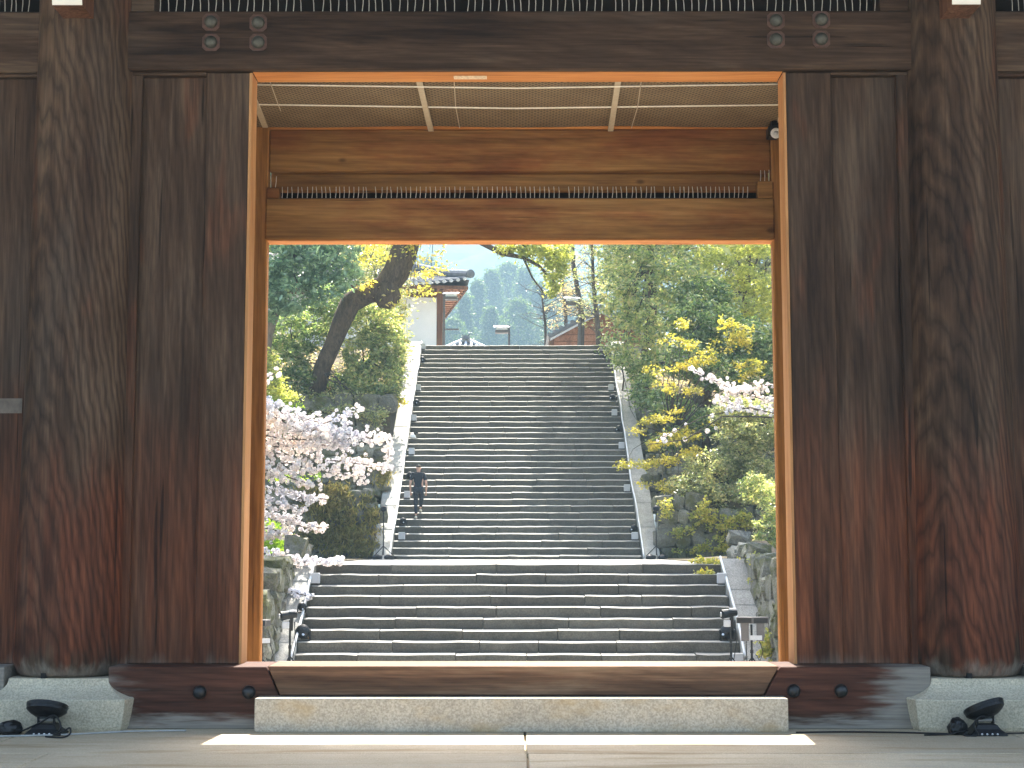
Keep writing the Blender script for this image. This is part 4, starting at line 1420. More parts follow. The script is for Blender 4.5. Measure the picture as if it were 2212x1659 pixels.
def leaf_mesh(name, C, L, m, droop=0.25, upn=0.6, wr=0.42, off=Vector((0, 0, 0))):
    """one folded four-cornered leaf per centre"""
    N = len(C)
    C = np.asarray(C) - np.array(off)
    Ls = L * 1.3 * rng.uniform(0.6, 1.25, (N, 1))
    d = rng.normal(size=(N, 3))
    d[:, 2] = d[:, 2] * 0.55 - droop
    d /= np.linalg.norm(d, axis=1, keepdims=True)
    nn = rng.normal(size=(N, 3)) * 0.75
    nn[:, 2] += upn
    nn -= d * np.sum(nn * d, axis=1, keepdims=True)
    nn /= np.linalg.norm(nn, axis=1, keepdims=True) + 1e-9
    s = np.cross(d, nn)
    b = C - d * Ls * 0.5
    t = C + d * Ls * 0.5 - nn * Ls * 0.08
    l = C + s * Ls * wr * 0.5 + nn * Ls * 0.10 - d * Ls * .05
    r = C - s * Ls * wr * 0.5 + nn * Ls * 0.10 - d * Ls * .05
    V = np.stack([b, l, t, r], axis=1).reshape(-1, 3)
    i = np.arange(N)[:, None] * 4
    F = np.concatenate([i + np.array([[0, 1, 2]]), i + np.array([[0, 2, 3]])])
    return mesh_np(name, V, F, m)


def blob_pts(blobs, ncl, nl, sig, shell=0.5):
    """clusters of leaves spread through ellipsoids; blobs: (centre, (rx,ry,rz))"""
    vol = np.array([r[0] * r[2] for _, r in blobs])
    out = []
    for (c, r), v in zip(blobs, vol):
        k = max(3, int(.72 * ncl * v / vol.sum()))
        d = rng.normal(size=(k, 3))
        d /= np.linalg.norm(d, axis=1, keepdims=True)
        q = rng.uniform(shell, 1.0, (k, 1)) ** 0.6
        cc = np.array(c) + d * q * np.array(r)
        cn = rng.integers(int(nl * .5), int(nl * 1.5) + 1, k)
        for p, n_ in zip(cc, cn):
            sg = sig * rng.uniform(0.6, 1.3)
            out.append(p + rng.normal(size=(n_, 3)) * np.array([sg, sg, sg * 0.6]))
    return np.concatenate(out)


def B(px, py, Y, rx, rz, ry=1.0):
    s = Y / FP
    return (at(px, py, Y), (rx * s, ry, rz * s))


def branches(blobs, base, k, r0, off):
    m = MB()
    for _ in range(k):
        c, r = random.choice(blobs)
        e = Vector([c[i] + random.uniform(-.8, .8) * r[i] for i in range(3)])
        st_ = Vector(base) + Vector((random.uniform(-.1, .1), random.uniform(-.1, .1), random.uniform(0, .3)))
        mid = st_.lerp(e, .5) + Vector((random.uniform(-.3, .3), random.uniform(-.3, .3), random.uniform(-.1, .5)))
        m.tube([st_, st_.lerp(mid, .5) + Vector((0, 0, .1)), mid, mid.lerp(e, .5) + Vector((random.uniform(-.15, .15), 0, .05)), e], [r0, r0 * .8, r0 * .55, r0 * .35, r0 * .15], 5)
    return m


def tree(name, label, cat, base, blobs, mat_, ncl, nl, sig, L, trunk=None, bark_='bark', nb=8, r0=0.05, group=None, shell=0.45, droop=.25, upn=.6, wr=.42, extra=None):
    base = Vector(base)
    t = thing(name, label, cat, base, 0, group)
    m = MB()
    if trunk: m.tube(*trunk, 12, True, 0.05)
    else: m.tube([base, base + Vector((.05, 0, .4)), base + Vector((0, 0, .9))], [r0 * 1.6, r0 * 1.3, r0], 8)
    m.build('trunk' if trunk else 'stem', M[bark_], t, smooth=True)
    top = Vector(trunk[0][-2 if len(trunk[0]) > 2 else -1]) if trunk else base + Vector((0, 0, .7))
    if nb: branches(blobs, top, nb, r0, base).build('branch', M['twig'], t)
    me = leaf_mesh('crown', blob_pts(blobs, ncl, nl, sig, shell), L, mat_, droop, upn, wr, base)
    link('crown' if trunk else 'foliage', me, None, t)
    return t


# --- leaning tree, left
Yt = 51.5
tp = [(676, 850, 34), (698, 790, 38), (719, 744, 38), (739, 693, 44), (757, 655, 48), (792, 634, 48), (832, 622, 58), (856, 588, 58), (868, 556, 60), (876, 524, 60), (900, 440, 62), (915, 340, 56), (930, 220, 44), (940, 100, 30)]
pts = [at(a, b_, Yt) for a, b_, c_ in tp]
rad = [c_ * Yt / FP / 2 for a, b_, c_ in tp]
pts[0].z -= 0.5
lt_bl = [B(815, 565, 51, 38, 45), B(905, 610, 50.6, 36, 36, .8), B(935, 560, 50.4, 34, 40, .8), B(845, 500, 51, 70, 60), B(930, 470, 51, 90, 60), B(780, 610, 50.8, 30, 20, .6), B(860, 660, 50.9, 22, 34, .6), B(990, 440, 51, 90, 50), B(880, 250, 52, 200, 120, 3), B(1050, 260, 52, 160, 110, 3)]
lt = tree('leaning_tree', 'big leaning tree with thick crooked trunk and yellow-green leaves left of the stairs', 'tree', pts[0], lt_bl, M['leaf_spring'], 560, 22, .20, .13, (pts, rad), 'bark', 14, .05)
# knob under the bend, and the long bough reaching over the stairs
kb = blob((0, 0), 0.56, 2, (.72, .7, .95))
kb.name = 'trunk_burl'
kb.data.materials[0] = M['bark']
kb.parent = lt
kb.location = at(838, 640, 51.2) - pts[0]
bo = MB()
bough = [at(930, 400, 51.5), at(980, 470, 51), at(1040, 524, 50.5), at(1085, 548, 50.2), at(1130, 556, 50), at(1165, 575, 49.8), at(1200, 612, 49.8)]
bo.tube(bough, [.16, .13, .10, .085, .07, .05, .03], 8, True, .06)
bo.tube([bough[3], at(1130, 530, 50), at(1190, 540, 50), at(1225, 585, 50)], [.06, .05, .035, .02], 6)
bo.tube([bough[4], at(1150, 600, 50), at(1180, 640, 50)], [.04, .03, .015], 6)
bo.build('bough', M['bark'], lt, smooth=True)
bl2 = [B(1090, 535, 50.2, 26, 14, .5), B(1150, 545, 50, 36, 26, .6), B(1200, 585, 49.8, 30, 34, .6), B(1205, 540, 50, 30, 24, .6), B(1190, 625, 49.8, 22, 14, .4), B(1120, 500, 50, 60, 22, .8)]
link('bough_foliage', leaf_mesh('bough_foliage', blob_pts(bl2, 210, 24, .12, .2), .13, M['leaf_lime'], .2, .6, .45, pts[0]), None, lt)

# --- other trees and shrubs on the left bank
zb = lambda x, y: hill_h(x, y)


def base_at(px, Y):
    x = X(px, Y, 800)
    return (x, Y, zb(x, Y) - .1)


bb = base_at(560, 50.0)
tree('evergreen_tree', 'evergreen with bluish green drooping leaves in the upper left of the opening', 'tree', bb,
     [B(590, 560, 49.2, 60, 60, 1.2), B(660, 555, 49.2, 60, 60, 1.2), B(735, 565, 49.6, 50, 60, 1), B(620, 640, 49, 60, 40, 1), B(700, 620, 49.2, 50, 40, .8), B(640, 480, 50, 150, 60, 1.6), B(560, 620, 49, 60, 80, 1), B(620, 380, 51, 180, 100, 2.5)], M['leaf_blue'], 900, 30, .15, .17,
     ([Vector(bb), at(565, 790, 50), at(578, 720, 50), at(600, 655, 49.8), at(630, 560, 49.8), at(640, 450, 50)], [.26, .22, .2, .17, .13, .08]), 'bark_pale', 10, .04, droop=.55, upn=.45)
tree('camellia_shrub', 'glossy dark camellia with pale painted leaf glints between the leaning trunk and the hall', 'shrub', base_at(790, 52.5),
     [B(800, 690, 52.6, 60, 40, .9), B(840, 740, 52.2, 40, 50, .8), B(790, 770, 52, 52, 60, .9), B(845, 810, 51.8, 26, 44, .7), B(770, 830, 51.6, 50, 30, .7), B(830, 850, 51.5, 36, 20, .6)], M['leaf_mid'], 640, 26, .13, .125, None, 'bark', 10, .035)
tree('broadleaf_shrub', 'shadowy grey-green shrub left of the leaning trunk', 'shrub', base_at(640, 52.4),
     [B(640, 720, 52.4, 70, 50, .9), B(610, 780, 52, 60, 50, .9), B(680, 690, 53.4, 60, 40, .8), B(650, 820, 51.8, 50, 30, .7), B(720, 650, 53.8, 60, 40, .8), B(720, 840, 52.6, 60, 30, .6)], M['leaf_dark'], 620, 26, .14, .13, None, 'bark', 10, .035)
tree('bank_shrub', 'twiggy grey-green undergrowth along the top of the upper left wall', 'shrub', base_at(700, 51.4),
     [B(620, 850, 50.9, 50, 14, .4), B(700, 862, 50.9, 60, 12, .4), B(770, 855, 51, 50, 16, .4), B(740, 890, 50.3, 40, 14, .2), B(650, 905, 50.2, 40, 14, .2), B(810, 900, 50.2, 24, 20, .2), B(600, 930, 49.5, 40, 20, .3)], M['leaf_olive'], 300, 18, .13, .10, None, 'bark', 16, .02)
tree('young_maple', 'bright green young maple at the left edge under the evergreen', 'tree', base_at(574, 49.5),
     [B(575, 780, 49, 26, 20, .5), B(585, 830, 48.8, 30, 26, .5), B(610, 860, 48.9, 34, 14, .4)], M['leaf_lime'], 110, 22, .12, .11, None, 'bark', 5, .02)
tree('yellow_shrub', 'small yellow-leaved shrub leaning over the sunlit coping', 'shrub', (X(852, 52, 860), 51.9, 6.5),
     [B(855, 868, 51.6, 20, 8, .3), B(845, 880, 51.5, 14, 6, .3)], M['leaf_yellow'], 34, 16, .08, .11, None, 'bark', 3, .015)
tree('wayside_tree', 'dull green tree behind the leaning trunk, beside the white hall', 'tree', base_at(850, 57),
     [B(850, 680, 57, 30, 60, .8), B(865, 760, 56.5, 16, 60, .6), B(830, 600, 58, 60, 60, 1), B(790, 540, 58, 60, 50, 1.2)], M['leaf_olive'], 300, 24, .15, .13, None, 'bark', 6, .04)

# --- right bank
bb = base_at(1395, 53.5)
tree('glossy_evergreen', 'tall glossy evergreen crowding the upper right side of the stairs', 'tree', bb,
     [B(1330, 640, 53.0, 46, 60, .9), B(1325, 720, 52.6, 34, 50, .7), B(1380, 600, 53.4, 70, 60, 1.2), B(1420, 690, 52.8, 70, 60, 1.2), B(1350, 550, 54, 60, 50, 1.2), B(1440, 545, 54, 70, 60, 1.4), B(1370, 760, 52.2, 50, 36, .9), B(1470, 620, 53.2, 60, 60, 1.1), B(1360, 450, 55, 120, 80, 2.0), B(1470, 400, 56, 110, 60, 1.6), B(1335, 250, 57, 64, 120, 3), B(1320, 180, 60, 90, 110, 3), B(1335, 420, 60, 120, 60, 2.5), (Vector((2.9, 60, 19.5)), (2.0, 2.5, 1.6)), (Vector((3.4, 64, 22)), (2.2, 3, 1.8)), (Vector((3.0, 56.5, 16.5)), (1.3, 1.6, 1.2)), B(1400, 750, 54.5, 40, 30, .6), B(1375, 700, 54.5, 40, 40, .6)], M['leaf_mid'], 1500, 30, .15, .14,
     ([Vector(bb) + Vector((0, 1.6, .3)), at(1400, 740, 55.6), at(1410, 650, 55.8), at(1405, 550, 56), at(1400, 400, 56)], [.26, .22, .18, .14, .08]), 'bark', 14, .05)
bb = base_at(1600, 55)
tree('spring_tree', 'light yellow-green tree in the upper right corner of the opening', 'tree', bb,
     [B(1570, 570, 54, 60, 60, 1.2), B(1640, 580, 54, 60, 70, 1.2), B(1600, 660, 53.6, 60, 40, 1), B(1680, 650, 54, 50, 60, 1), B(1620, 500, 55, 140, 60, 2), B(1600, 350, 57, 200, 120, 3.5)], M['leaf_lime'], 900, 28, .15, .13,
     ([Vector(bb), at(1600, 740, 55), at(1612, 640, 55), at(1620, 500, 55.5)], [.2, .17, .13, .07]), 'bark', 10, .04)
bb = base_at(1520, 52.5)
tree('camphor_tree', 'dark glossy tree in shade right of centre behind the yellow maple', 'tree', bb,
     [B(1500, 700, 52, 60, 60, 1), B(1560, 720, 52, 60, 60, 1), B(1520, 640, 53, 60, 40, 1), B(1620, 750, 51.6, 60, 60, 1), B(1480, 780, 51, 60, 40, .8), B(1560, 810, 50.8, 70, 40, .8), B(1670, 780, 51.4, 40, 80, .8)], M['leaf_dark'], 980, 28, .15, .135,
     ([Vector(bb), at(1530, 780, 52.5), at(1535, 700, 52.4), at(1540, 640, 52.4)], [.16, .13, .1, .06]), 'bark', 9, .04)
bb = base_at(1452, 48.8)
yb_ = []
for px, py, Y_, rx, rz in ((1480, 700, 48.6, 16, 18), (1500, 740, 48.4, 26, 12), (1450, 735, 48.4, 22, 9), (1470, 790, 48, 40, 12), (1415, 800, 48, 30, 8), (1510, 775, 48.2, 22, 20), (1460, 840, 47.6, 38, 12), (1500, 850, 47.8, 24, 12), (1400, 905, 47, 38, 9), (1440, 900, 47, 44, 12), (1470, 940, 46.6, 46, 14), (1420, 960, 46.4, 46, 12), (1390, 1000, 46, 48, 10), (1440, 1000, 46, 44, 14), (1500, 980, 46.4, 46, 16), (1410, 1045, 45.8, 40, 10), (1560, 930, 47, 44, 20), (1380, 930, 46.6, 24, 6), (1545, 760, 48.6, 24, 24), (1450, 1060, 45.6, 30, 8), (1590, 720, 49, 30, 40), (1610, 800, 48.6, 30, 26)):
    for q in range(5):
        yb_.append(B(px + random.uniform(-1, 1) * rx * .8, py + random.uniform(-1, 1) * rz * .9, Y_ + random.uniform(-.5, .5), rx * random.uniform(.35, .85), max(4, rz * .45), .3))
yb_.append(B(1350, 1003, 45.9, 14, 4, .15))
yb_.append(B(1345, 1000, 45.9, 8, 3, .1))
tree('yellow_maple', 'yellow-leaved maple spraying in layers over the right coping', 'tree', bb, yb_, M['leaf_yellow'], 1150, 8, .080, .085, None, 'bark', 44, .022, shell=.0, droop=.15, upn=.8, wr=.5)
tree('hanging_shrub', 'yellowish shrub with small leaves hanging over the right rubble wall', 'shrub', base_at(1560, 46.2),
     [B(1540, 1010, 45.6, 60, 40, .7), B(1600, 960, 45.8, 60, 60, .8), B(1640, 1040, 45.4, 50, 60, .7), B(1490, 1050, 45.2, 50, 26, .6), B(1570, 1075, 45, 60, 30, .6), B(1650, 920, 46, 40, 60, .7), B(1590, 890, 46.4, 50, 40, .7)], M['leaf_olive'], 900, 28, .12, .095, None, 'bark', 14, .03)
tree('privet_shrub', 'green leafy shrub low on the right beside the gate post', 'shrub', (X(1668, 40, 1180), 40, Z_LAND),
     [B(1668, 1090, 40, 24, 60, .5), B(1660, 1150, 39.6, 30, 40, .5), B(1640, 1050, 41, 40, 40, .5), B(1690, 1180, 39.4, 30, 40, .5)], M['leaf_mid'], 230, 24, .10, .09, None, 'bark', 6, .02)
tree('dark_shrub', 'dark green shrub at the top of the right coping', 'shrub', (X(1345, 54, 770), 54.2, 7.0),
     [B(1345, 775, 54, 26, 24, .5), B(1400, 850, 51.5, 36, 40, .6), B(1385, 800, 52.5, 30, 30, .5), B(1430, 870, 50.5, 30, 30, .5), B(1470, 890, 50.2, 40, 30, .4), B(1520, 910, 50, 40, 30, .4), B(1440, 950, 48.6, 34, 30, .2)], M['leaf_dark'], 380, 26, .12, .12, None, 'bark', 6, .02)


# tall trees standing just outside the opening: their crowns shade both ends of the short flight
for lab, bx0, bz0, cc_, mt in (
    ('tall evergreen right of the short flight, trunk hidden by the gate post', 8.6, 1.0, [((6.2, 37, 11.5), (2.4, 1.6, 2.6)), ((5.0, 38.5, 12.5), (2.0, 1.6, 2.0)), ((7.5, 40, 13), (3, 2.5, 2.5)), ((5.4, 43, 14.5), (2.2, 2, 1.8))], 'leaf_mid'),
    ('tall evergreen left of the short flight, trunk hidden by the gate post', -9.4, 1.0, [((-6.2, 36.0, 10.4), (1.5, .9, 1.6)), ((-5.0, 36.6, 10.6), (.9, .9, 1.4)), ((-7.6, 35.6, 10), (1.4, 1, 1.4))], 'leaf_blue')):
    bt = Vector((bx0, 38, bz0))
    sg = 1 if bx0 > 0 else -1
    tree('canopy_tree', lab, 'tree', bt, cc_, M[mt], 900, 22, .3, .24, ([bt, bt + Vector((-.2 * sg, 0, 4)), bt + Vector((-.9 * sg, .3, 8)), bt + Vector((-1.8 * sg, .6, 11))], [.3, .25, .2, .1]), 'bark', 12, .07, shell=.1)


# vines over the right wall (and moss strip on the landing's edge)
def scatter_box(c0, c1, n):
    return rng.uniform(np.array(c0), np.array(c1), (n, 3))


iv = np.concatenate([blob_pts([B(px, py, 44.3, rx, rz, .12)], k, 18, .07, .0) for px, py, rx, rz, k in ((1520, 1110, 26, 40, 40), (1560, 1140, 40, 26, 30), (1470, 1150, 26, 14, 18), (1600, 1120, 40, 40, 40), (1500, 1190, 70, 5, 12), (1440, 1100, 16, 30, 16), (1560, 1180, 60, 14, 30))])
o = link('ivy', leaf_mesh('ivy', iv, .085, M['ivy'], .4, .5, .5), None)
tag(o, 'yellow-green creeper spilling down the wall right of the landing', 'creeper', kind='stuff')
iv2 = np.concatenate([blob_pts([B(px, py, Y_, rx, rz, .12)], k, 16, .06, .0) for px, py, Y_, rx, rz, k in ((1530, 1215, 32.2, 34, 8, 18), (1520, 1238, 31.8, 26, 6, 10), (1640, 1230, 31, 14, 40, 26), (1660, 1400, 28.6, 18, 40, 30), (1625, 1215, 32.4, 30, 12, 20))])
o = link('ivy', leaf_mesh('ivy', iv2, .075, M['ivy'], .5, .5, .5), None)
tag(o, 'small creeper trailing over the top right end of the short flight', 'creeper', kind='stuff')
# bright grass bank behind the cherry, left
gp = np.concatenate([blob_pts([B(px, py, Y_, rx, rz, .4)], k, 26, .10, .0) for px, py, Y_, rx, rz, k in ((585, 1170, 40, 44, 40, 110), (600, 1210, 38.5, 40, 20, 50), (570, 1240, 37, 30, 30, 50), (640, 1030, 46, 60, 14, 8), (600, 870, 49, 60, 16, 40))])
o = link('grass', leaf_mesh('grass', gp, .11, M['grassm'], -.5, .3, .22), None)
tag(o, 'bright green grass tufts on the left bank beneath the cherry', 'grass', kind='stuff')
# dry grass and roots hanging over the left walls
hg = []
for px, py, Y_, rx, rz, k in ((690, 1060, 44.5, 70, 16, 46), (720, 1100, 44.4, 70, 40, 90), (760, 1150, 44.4, 60, 40, 70), (690, 1160, 44.4, 60, 34, 60), (800, 1100, 44.5, 16, 40, 20), (760, 1190, 44.3, 70, 8, 30), (780, 1000, 47.3, 50, 20, 24), (830, 1030, 46.5, 14, 30, 16)):
    hg.append(blob_pts([B(px, py, Y_, rx, rz, .1)], k, 20, .10, .0))
o = link('hanging_grass', leaf_mesh('hanging_grass', np.concatenate(hg), .17, M['drygrass'], 1.1, .2, .16), None)
tag(o, 'olive brown dry grass hanging down the left rubble wall', 'grass', kind='stuff')
# fallen leaves and moss on the hillside ledges
fl = []
for _ in range(9000):
    x = random.choice((-1, 1)) * random.uniform(4.3, 9.5)
    y = random.uniform(45, 60)
    fl.append((x, y, hill_h(x, y) + .04))
o = link('leaf_litter', leaf_mesh('leaf_litter', np.array(fl), .11, M['leaf_brown'], 0, 2.0, .5), None)
tag(o, 'brown fallen leaves lying on both banks', 'leaf litter', kind='stuff')


# --- bare and thin trees near the terrace edge
def thin_tree(label, pts2, Y, r0, leaves, mat_, group=None, seed=1):
    rr = random.Random(seed)
    P_ = [at(a, b_, Y) for a, b_ in pts2]
    P_[0].z = Z38 - .05
    t = thing('bare_tree', label, 'tree', P_[0], 0, group)
    m = MB()
    n_ = len(P_)
    m.tube(P_, [r0 * (1 - .75 * i / (n_ - 1)) for i in range(n_)], 8, True, .06)
    m.build('trunk', M['twig'], t, smooth=True)
    br = MB()
    lc = []
    for k in range(46):
        f = rr.uniform(.12, 1.0)
        i = min(n_ - 2, int(f * (n_ - 1)))
        q = P_[i].lerp(P_[i + 1], f * (n_ - 1) - i)
        a = rr.uniform(0, 6.283)
        L = rr.uniform(.5, 1.7) * (1.15 - .5 * f)
        d = Vector((math.cos(a), math.sin(a) * .7, rr.uniform(-.1, .6)))
        e = q + d * L
        md = q.lerp(e, .5) + Vector((rr.uniform(-.15, .15), 0, rr.uniform(-.1, .2)))
        br.tube([q, md, e], [.022, .014, .006], 4)
        for s in range(3):
            st2 = q.lerp(e, rr.uniform(.4, .95))
            e2 = st2 + Vector((rr.uniform(-.4, .4), rr.uniform(-.3, .3), rr.uniform(-.1, .4)))
            br.tube([st2, e2], [.009, .004], 3)
            lc += [e2 + Vector((rr.gauss(0, .14), rr.gauss(0, .14), rr.gauss(0, .1))) for _ in range(leaves)]
    br.build('branch', M['twig'], t)
    if leaves: link('foliage', leaf_mesh('foliage', np.array([tuple(q) for q in lc]), .10, mat_, .2, .5, .34, P_[0]), None, t)


thin_tree('tall thin-trunked tree with sparse tan leaves just right of the right-hand lantern', [(1252, 745), (1256, 690), (1250, 640), (1238, 570), (1236, 500), (1238, 400)], 67.5, .17, 10, M['leaf_brown'], 'thin trees by the boarded house', 3)
thin_tree('slim dark-trunked tree with sparse leaves nearest the evergreen mass', [(1296, 745), (1290, 690), (1282, 620), (1280, 550), (1276, 470)], 64.5, .13, 12, M['leaf_olive'], 'thin trees by the boarded house', 5)
thin_tree('pale leafless tree behind the boarded house', [(1180, 745), (1178, 700), (1172, 655), (1170, 620)], 78, .09, 0, None, 'thin trees by the boarded house', 8)
thin_tree('thin tree with tan leaves rising behind the boarded house roof', [(1224, 745), (1222, 680), (1215, 600), (1210, 560)], 80, .12, 14, M['leaf_brown'], 'thin trees by the boarded house', 9)


# --- cherries
def cherry(label, base, sprays, nper, Y, rad=.075, trunk_pts=None, dens=None):
    base = Vector(base)
    t = thing('cherry_tree', label, 'tree', base)
    m = MB()
    if trunk_pts: m.tube(trunk_pts, [.16 - .02 * i for i in range(len(trunk_pts))], 10, True, .06)
    m.build('trunk', M['bark'], t, smooth=True)
    br = MB()
    cl = []
    src = Vector(trunk_pts[-1])
    for sp_, n_, spread, *own in sprays:
        Yo = own[0] if own else Y + random.uniform(-.7, .7)
        P_ = [at(a, b_, Yo) for a, b_ in sp_]
        br.tube([src.lerp(P_[0], .35) + Vector((0, 0, .15)), src.lerp(P_[0], .7) + Vector((0, 0, .1))] + P_, [.03, .026] + [.02 - .014 * i / len(P_) for i in range(len(P_))], 5)
        s = Yo / FP
        for _ in range(int(n_ * 1.25)):
            f = random.random() ** .9 * (len(P_) - 1)
            i = min(len(P_) - 2, int(f))
            q = P_[i].lerp(P_[i + 1], f - i)
            tp_ = 1 - .6 * f / (len(P_) - 1)
            cl.append(q + Vector((random.gauss(0, spread * s * tp_), random.gauss(0, .25), random.gauss(0, spread * s * tp_))))
            if random.random() < .3: br.tube([q, cl[-1]], [.007, .004], 3)
    br.build('branch', M['twig'], t)
    cl = np.array([tuple(q) for q in cl])
    # every clump is a ball of petals
    k = 15
    N = len(cl)
    d = rng.normal(size=(N, k, 3))
    d /= np.linalg.norm(d, axis=2, keepdims=True)
    sz = rad * rng.uniform(.65, 1.2, (N, 1, 1))
    C = cl[:, None, :] + d * sz * .75
    up = np.cross(d, rng.normal(size=(N, k, 3)))
    up /= np.linalg.norm(up, axis=2, keepdims=True)
    sd_ = np.cross(d, up)
    ps = sz * .62
    tilt = d * ps * .35
    V = np.stack([C - up * ps, C + sd_ * ps * .9 + tilt, C + up * ps, C - sd_ * ps * .9 + tilt], axis=2).reshape(-1, 3)
    i = np.arange(N * k)[:, None] * 4
    F = np.concatenate([i + np.array([[0, 1, 2]]), i + np.array([[0, 2, 3]])])
    o = link('blossom', mesh_np('blossom', V - np.array(base), F, M['blossom']), None, t)
    o['kind'] = 'stuff'
    return t


LS = [([(520, 850), (600, 890), (700, 915), (782, 884)], 130, 14), ([(520, 880), (590, 900), (650, 930), (720, 945)], 150, 17), ([(520, 930), (620, 950), (730, 950), (846, 942)], 150, 17),
      ([(520, 930), (600, 925), (700, 920)], 110, 19), ([(520, 970), (640, 985), (760, 1000), (838, 1010)], 150, 18), ([(520, 1010), (620, 1000), (700, 1020), (790, 1030)], 120, 14),
      ([(520, 1040), (600, 1060), (650, 1075), (702, 1078)], 80, 11), ([(520, 1070), (590, 1090), (660, 1100)], 60, 11), ([(520, 1110), (600, 1120), (660, 1140), (706, 1140)], 75, 10),
      ([(500, 1180), (590, 1200), (660, 1215), (738, 1212)], 110, 9, 31.8), ([(530, 1150), (580, 1140), (640, 1165)], 40, 9), ([(500, 1270), (580, 1283), (630, 1278), (672, 1290)], 40, 6, 30.6), ([(520, 890), (600, 905), (690, 925), (760, 940)], 110, 13), ([(520, 960), (600, 965), (680, 960), (760, 965)], 110, 13), ([(520, 1000), (590, 1020), (650, 1040), (690, 1050)], 70, 9), ([(520, 1090), (580, 1110), (640, 1120)], 60, 9), ([(520, 1140), (570, 1160), (620, 1150)], 50, 12), ([(700, 930), (780, 940), (840, 960), (838, 990)], 50, 11), ([(520, 1225), (580, 1222), (640, 1228)], 50, 8, 32.5), ([(530, 850), (570, 820), (606, 800)], 26, 8), ([(520, 900), (570, 880), (600, 880)], 60, 18)]
bx_ = X(430, 36.5)
cherry('cherry tree in full pale pink bloom reaching in from the left over the bank', (bx_, 36.5, Z_LAND), LS, 0, 36.5, .056,
       [(bx_, 36.5, Z_LAND - .1), (bx_ + .1, 36.5, 2.2), (bx_ - .1, 36.4, 3.2), (bx_ + .2, 36.5, 4.0)])
RS = [([(1740, 880), (1670, 868), (1600, 850), (1540, 820), (1488, 795)], 90, 9), ([(1740, 840), (1660, 832), (1620, 838), (1570, 850)], 70, 9), ([(1740, 905), (1660, 890), (1600, 880), (1540, 862)], 60, 10), ([(1740, 910), (1620, 880), (1520, 900), (1450, 935), (1420, 950)], 10, 6), ([(1560, 900), (1480, 950), (1400, 960)], 4, 5)]
bx_ = X(1800, 43)
cherry('cherry branch with white blossom reaching in from the right across green leaves', (bx_, 43, 2.4), RS, 0, 43, .062,
       [(bx_, 43, 1.0), (bx_ + .1, 43, 3), (bx_, 43, 4.2), (bx_ - .1, 43, 4.8)])


# --- woodland closing the view behind the banks
for lab, px, Y, bl_, mt in (
    ('tall background tree behind the glossy evergreen, right', 1400, 72, [B(1340, 600, 72, 60, 120, 2), B(1420, 560, 72, 110, 120, 2.5), B(1450, 680, 72, 90, 60, 2), B(1380, 420, 73, 160, 120, 3)], 'leaf_mid'),
    ('tall background tree behind the spring-green tree, far right', 1620, 74, [B(1560, 600, 74, 90, 110, 2.5), B(1660, 620, 74, 90, 120, 2.5), B(1600, 700, 73, 120, 60, 2), B(1620, 450, 75, 180, 110, 3)], 'leaf_olive'),
    ('tall background tree behind the bluish evergreen, far left', 620, 70, [B(600, 580, 70, 90, 100, 2.5), B(690, 560, 70, 90, 110, 2.5), B(640, 700, 69, 120, 80, 2), B(660, 430, 71, 200, 110, 3)], 'leaf_dark'),
    ('background tree behind the leaning trunk bend', 790, 71, [B(770, 590, 71, 60, 90, 2), B(820, 560, 71, 50, 90, 2), B(770, 700, 70, 60, 80, 2), B(800, 450, 71, 120, 90, 2)], 'leaf_mid')):
    bb = (X(px, Y, 700), Y, hill_h(X(px, Y, 700), Y) - .2)
    bt = Vector(bb)
    tree('woodland_tree', lab, 'tree', bb, bl_, M[mt], 900, 16, .35, .26, ([bt, bt + Vector((.1, 0, 3)), bt + Vector((0, .2, 6)), bt + Vector((.2, 0, 9))], [.3, .24, .16, .08]), 'bark', 8, .06, shell=.2)

# --- hazy trees beyond the terrace
def conifer_mesh(seed, H, W, k=4200, cone=True):
    rg = np.random.default_rng(seed)
    h = rg.uniform(0.05, 1, k) ** 0.8
    if cone: prof = W * (1.02 - h) ** 0.8 * (0.75 + .25 * np.sin(h * 40 + seed))
    else: prof = W * np.sqrt(np.clip(1 - (h * 1.5 - .5) ** 2, 0.02, 1)) * (0.8 + .2 * np.sin(h * 21 + seed))
    a = rg.uniform(0, 2 * math.pi, k)
    lump = 1 + .22 * np.sin(a * 3 + h * 9 + seed) + .16 * np.sin(a * 7 - h * 17) + .18 * np.sin(a * 11 + h * 37) + .14 * np.sin(h * 60 + a * 2)
    r = prof * np.sqrt(rg.uniform(.25, 1, k)) * lump
    C = np.stack([r * np.cos(a), r * np.sin(a), h * H], axis=1)
    N = 3
    P_ = np.repeat(C, N, axis=0) + rg.normal(size=(k * N, 3)) * np.array([.28, .28, .2])
    return leaf_mesh('crown', P_, .27, M['needle'], .35 if cone else .1, .5, .45)


